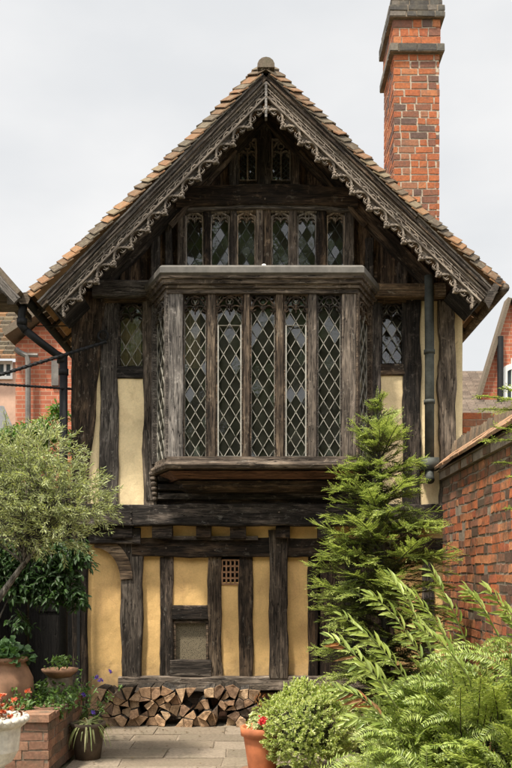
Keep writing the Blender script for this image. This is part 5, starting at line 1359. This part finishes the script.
# low dish with a small plant at the back of the bed
q = MB(); c = at(60, 668, -1.5); q.lathe((c.x, -1.5, c.z - .08), [(0, 0), (.10, 0), (.16, .05), (.17, .075), (.15, .075), (.09, .03), (0, .03)], 20)
t = thing('stone_dish', 'shallow stone dish with a small green plant behind the brick bed', 'planter', (c.x, -1.5, c.z - .08)); q.build('dish', old_terracotta, t, smooth=True)
Lv = Leaves()
for k in range(130): Lv.add(Vector((c.x, -1.5, c.z)) + Vector((random.gauss(0, .06), random.gauss(0, .05), random.random() * .10)), rv(.7) + Vector((0, 0, .5)), rv(.5) + Vector((0, -.3, 1)), .035, .018)
Lv.build('leaves', bed_leaf, t)
q = MB(); q.box(c.x - .1, c.x + .1, -1.58, -1.42, 0, c.z - .081); q.build('stand', mortar_dark, t)
# terracotta urn
c = at(3, 710, -1.95); t = thing('terracotta_urn', 'large weathered terracotta urn holding a leafy geranium on the raised bed', 'urn', (c.x, -1.95, .40))
q = MB(); q.lathe((c.x, -1.95, .40), [(0, 0), (.17, 0), (.23, .10), (.26, .22), (.255, .32), (.21, .42), (.19, .46), (.22, .475), (.225, .51), (.19, .515), (.17, .48), (0, .45)], 32)
q.build('pot', old_terracotta, t, smooth=True)
Lv = Leaves(); T = MB()
for k in range(150):
    d = Vector((random.gauss(0, 1), random.gauss(0, 1), abs(random.gauss(0, .8)))).normalized(); b = Vector((c.x, -1.95, .86)); e = b + Vector((d.x * .26, d.y * .24, d.z * .20)) * random.uniform(.5, 1)
    T.tube([b, e], .003, 4, cap=False)
    for j in range(3): Lv.add(e + rv(.012), d + rv(.5), Vector((0, -.5, .9)) + rv(.3), .055, .055)
T.build('stems', bark, t); Lv.build('leaves', ger_leaf, t, wide=.6)
# white stone urn with orange flowers
c = at(-4, 716, -3.3); t = thing('stone_urn', 'white carved stone urn planted with orange and red flowers at the left edge', 'urn', (c.x, -3.3, 0))
q = MB(); zt_ = c.z - .0; r_ = .20
q.lathe((c.x, -3.3, zt_ - .52), [(0, 0), (.16, 0), (.16, .06), (.10, .09), (.06, .13), (.06, .17), (.11, .20), (.155, .28), (.165, .38), (.17, .44), (.205, .47), (.215, .50), (.20, .52), (.175, .515), (.16, .47), (0, .45)], 40, wob=.02)
q.box(c.x - .16, c.x + .16, -3.46, -3.14, 0, zt_ - .521); q.build('urn_bowl', white_stone, t, smooth=False)
q = MB()
for k in range(22):
    a = 2 * math.pi * k / 22; q.lathe((c.x + .205 * math.cos(a), -3.3 + .205 * math.sin(a), zt_ - .045), [(0, 0), (.022, .01), (.026, .03), (.018, .048), (0, .052)], 8)
q.build('rim_beading', white_stone, t, smooth=True)
F = Leaves(); Lv = Leaves()
for k in range(26):
    p = Vector((c.x + random.gauss(0, .09), -3.3 + random.gauss(0, .09), zt_ + random.uniform(.0, .17)))
    F = Leaves()
    for j in range(16):
        a = j * 2.4; F.add(p, Vector((math.cos(a), math.sin(a), random.uniform(-.3, 1.2))), rv(), random.uniform(.02, .034), .022)
    F.build('flower', orange_petal, t)
for k in range(150): Lv.add(Vector((c.x + random.gauss(0, .09), -3.3 + random.gauss(0, .09), zt_ + random.uniform(-.02, .10))), rv(.7) + Vector((0, 0, .3)), rv(.5) + Vector((0, -.3, 1)), .045, .018)
Lv.build('leaves', leafmat('bronze_leaf', [(.10, .03, .025), (.20, .06, .03), (.09, .12, .04), (.30, .28, .12)], .3), t)
# striped grassy plant in an old pot
c = at(88, 724, -1.85); t = thing('spider_plant', 'striped strap-leaved plant spilling from an old dark pot beside the logs', 'potted plant', (c.x, -1.85, 0))
q = MB(); q.lathe((c.x, -1.85, 0), [(0, 0), (.11, 0), (.13, .15), (.145, .28), (.155, .29), (.155, .32), (.13, .32), (.12, .27), (0, .27)], 24); q.build('pot', plain('dark_pot', (.09, .065, .045), .9, .4, 8, .5, .01), t, smooth=True)
q = MB()
for k in range(46):
    a = random.uniform(0, 2 * math.pi); ln = random.uniform(.22, .40); b = Vector((c.x, -1.85, .30)); d = Vector((math.cos(a) * .9, math.sin(a) * .9 - .2, 1.0)).normalized(); pts = [b]
    for i in range(8): d = (d + Vector((0, 0, -.34))).normalized(); pts.append(pts[-1] + d * ln / 8)
    sd = Vector((-math.sin(a), math.cos(a), 0)); vs = []
    for i, p in enumerate(pts): w_ = .0065 * (1 - (i / 8) ** 2) + .0008; vs += [p + sd * w_, p - sd * w_]
    q.add(vs, [(2 * i, 2 * i + 1, 2 * i + 3, 2 * i + 2) for i in range(8)])
q.build('leaves', spider_leaf, t, recalc=False)

# ---------------------------------------------------------------- terracotta pot with red flower
c = at(262, 768, -2.45); t = thing('potted_succulent', 'orange terracotta pot with a pale succulent and one red flower on the paving', 'potted plant', (c.x, -2.45, 0))
q = MB(); q.lathe((c.x, -2.45, .045), [(0, 0), (.105, 0), (.112, .02), (.150, .27), (.150, .275), (.172, .28), (.176, .345), (.168, .35), (.150, .345), (.145, .31), (0, .30)], 40); q.build('pot', terracotta, t, smooth=True)
q = MB(); q.lathe((c.x, -2.45, .012), [(0, 0), (.14, 0), (.18, .035), (.165, .035), (.13, .012), (0, .012)], 32); q.build('saucer', old_terracotta, t, smooth=True)
Lv = Leaves()
for k in range(34):
    d = Vector((random.gauss(0, 1), random.gauss(0, 1), abs(random.gauss(0, 1)) + .3)).normalized(); p = Vector((c.x, -2.45, .36)) + Vector((d.x * .13, d.y * .12, d.z * .15 * random.uniform(.5, 1.3)))
    for j in range(9): a = j * 2.4; s1 = d.orthogonal().normalized(); s2 = d.cross(s1); Lv.add(p, (s1 * math.cos(a) + s2 * math.sin(a)) + d * (.3 + j * .1), d, random.uniform(.03, .05), .02)
Lv.build('leaves', pale_leaf, t, fold=.3)
F = Leaves(); p = at(263, 721, -2.60)
for k in range(60): F.add(p + rv(.014), rv(), rv(), .028, .024)
F.build('flower', red_petal, t)
F = Leaves()
for k in range(22): F.add(at(258 + random.gauss(0, 3), 696 + abs(random.gauss(0, 7)), -2.5), Vector((random.gauss(0, .5), 0, 1)), rv(), .035, .008)
F.build('red_tips', dead_leaf, t)
# pale stones edging the pot
for (px, py, r, lbl) in ((243, 766, .075, 'pale rounded stone at the foot of the terracotta pot, left one'), (276, 770, .07, 'pale rounded stone below the terracotta pot, right one'), (298, 772, .08, 'pale rounded stone under the variegated bush')):
    c = at(px, 776, -2.75); q = MB(); vs = []
    for la in range(9):
        for lo in range(14):
            a, b = math.pi * la / 8, 2 * math.pi * lo / 14; d = Vector((math.sin(a) * math.cos(b), math.sin(a) * math.sin(b), math.cos(a)))
            vs.append(Vector((c.x, -2.78, r * .55)) + Vector((d.x * r * 1.25, d.y * r, d.z * r * .7)) * (1 + .2 * noise.noise(d * 1.7 + Vector((px, 0, 0)))))
    q.add(vs, [(la * 14 + lo, la * 14 + (lo + 1) % 14, (la + 1) * 14 + (lo + 1) % 14, (la + 1) * 14 + lo) for la in range(8) for lo in range(14)])
    tag(q.build('garden_stone', white_stone, None, origin=(c.x, -2.78, 0), smooth=True), lbl, 'stone', 'pale stones around the pot')

# ================================================================== tall trees closing the garden behind the camera (seen only in the window glass)
for (x, y, h, lab) in ((-25, -44, 24, 'tall green tree at the far left end of the garden'), (-7, -44, 26, 'dark tall tree between the left and middle garden trees'), (6, -45, 26, 'dark tall tree between the middle and right garden trees'), (-14, -37, 22, 'tall broad green tree closing the garden, left one'), (-1, -39, 25, 'tallest green tree closing the garden, middle one'), (12, -37, 23, 'tall broad green tree closing the garden, right one'), (24, -42, 21, 'tall green tree at the far right end of the garden')):
    t = thing('garden_tree', lab, 'tree', (x, y, 0), 'trees closing the garden'); T = MB(); Lv = Leaves()
    T.tube([(x, y, 0), (x + .2, y, h * .4), (x, y, h * .8)], [.4, .3, .08], 8)
    for k in range(1700):
        d = rv().normalized(); rr = random.random() ** .35 * (1 + .35 * noise.noise(d * 2 + Vector((x, 0, 0))))
        c = Vector((x + d.x * 7 * rr, y + d.y * 5 * rr, h * .53 + d.z * h * .46 * rr))
        for j in range(3): Lv.add(c + rv(.3), rv(), rv(), random.uniform(.6, 1.1), random.uniform(.45, .75))
    T.build('trunk', bark, t); Lv.build('crown', ivy_leaf, t, simple=True)
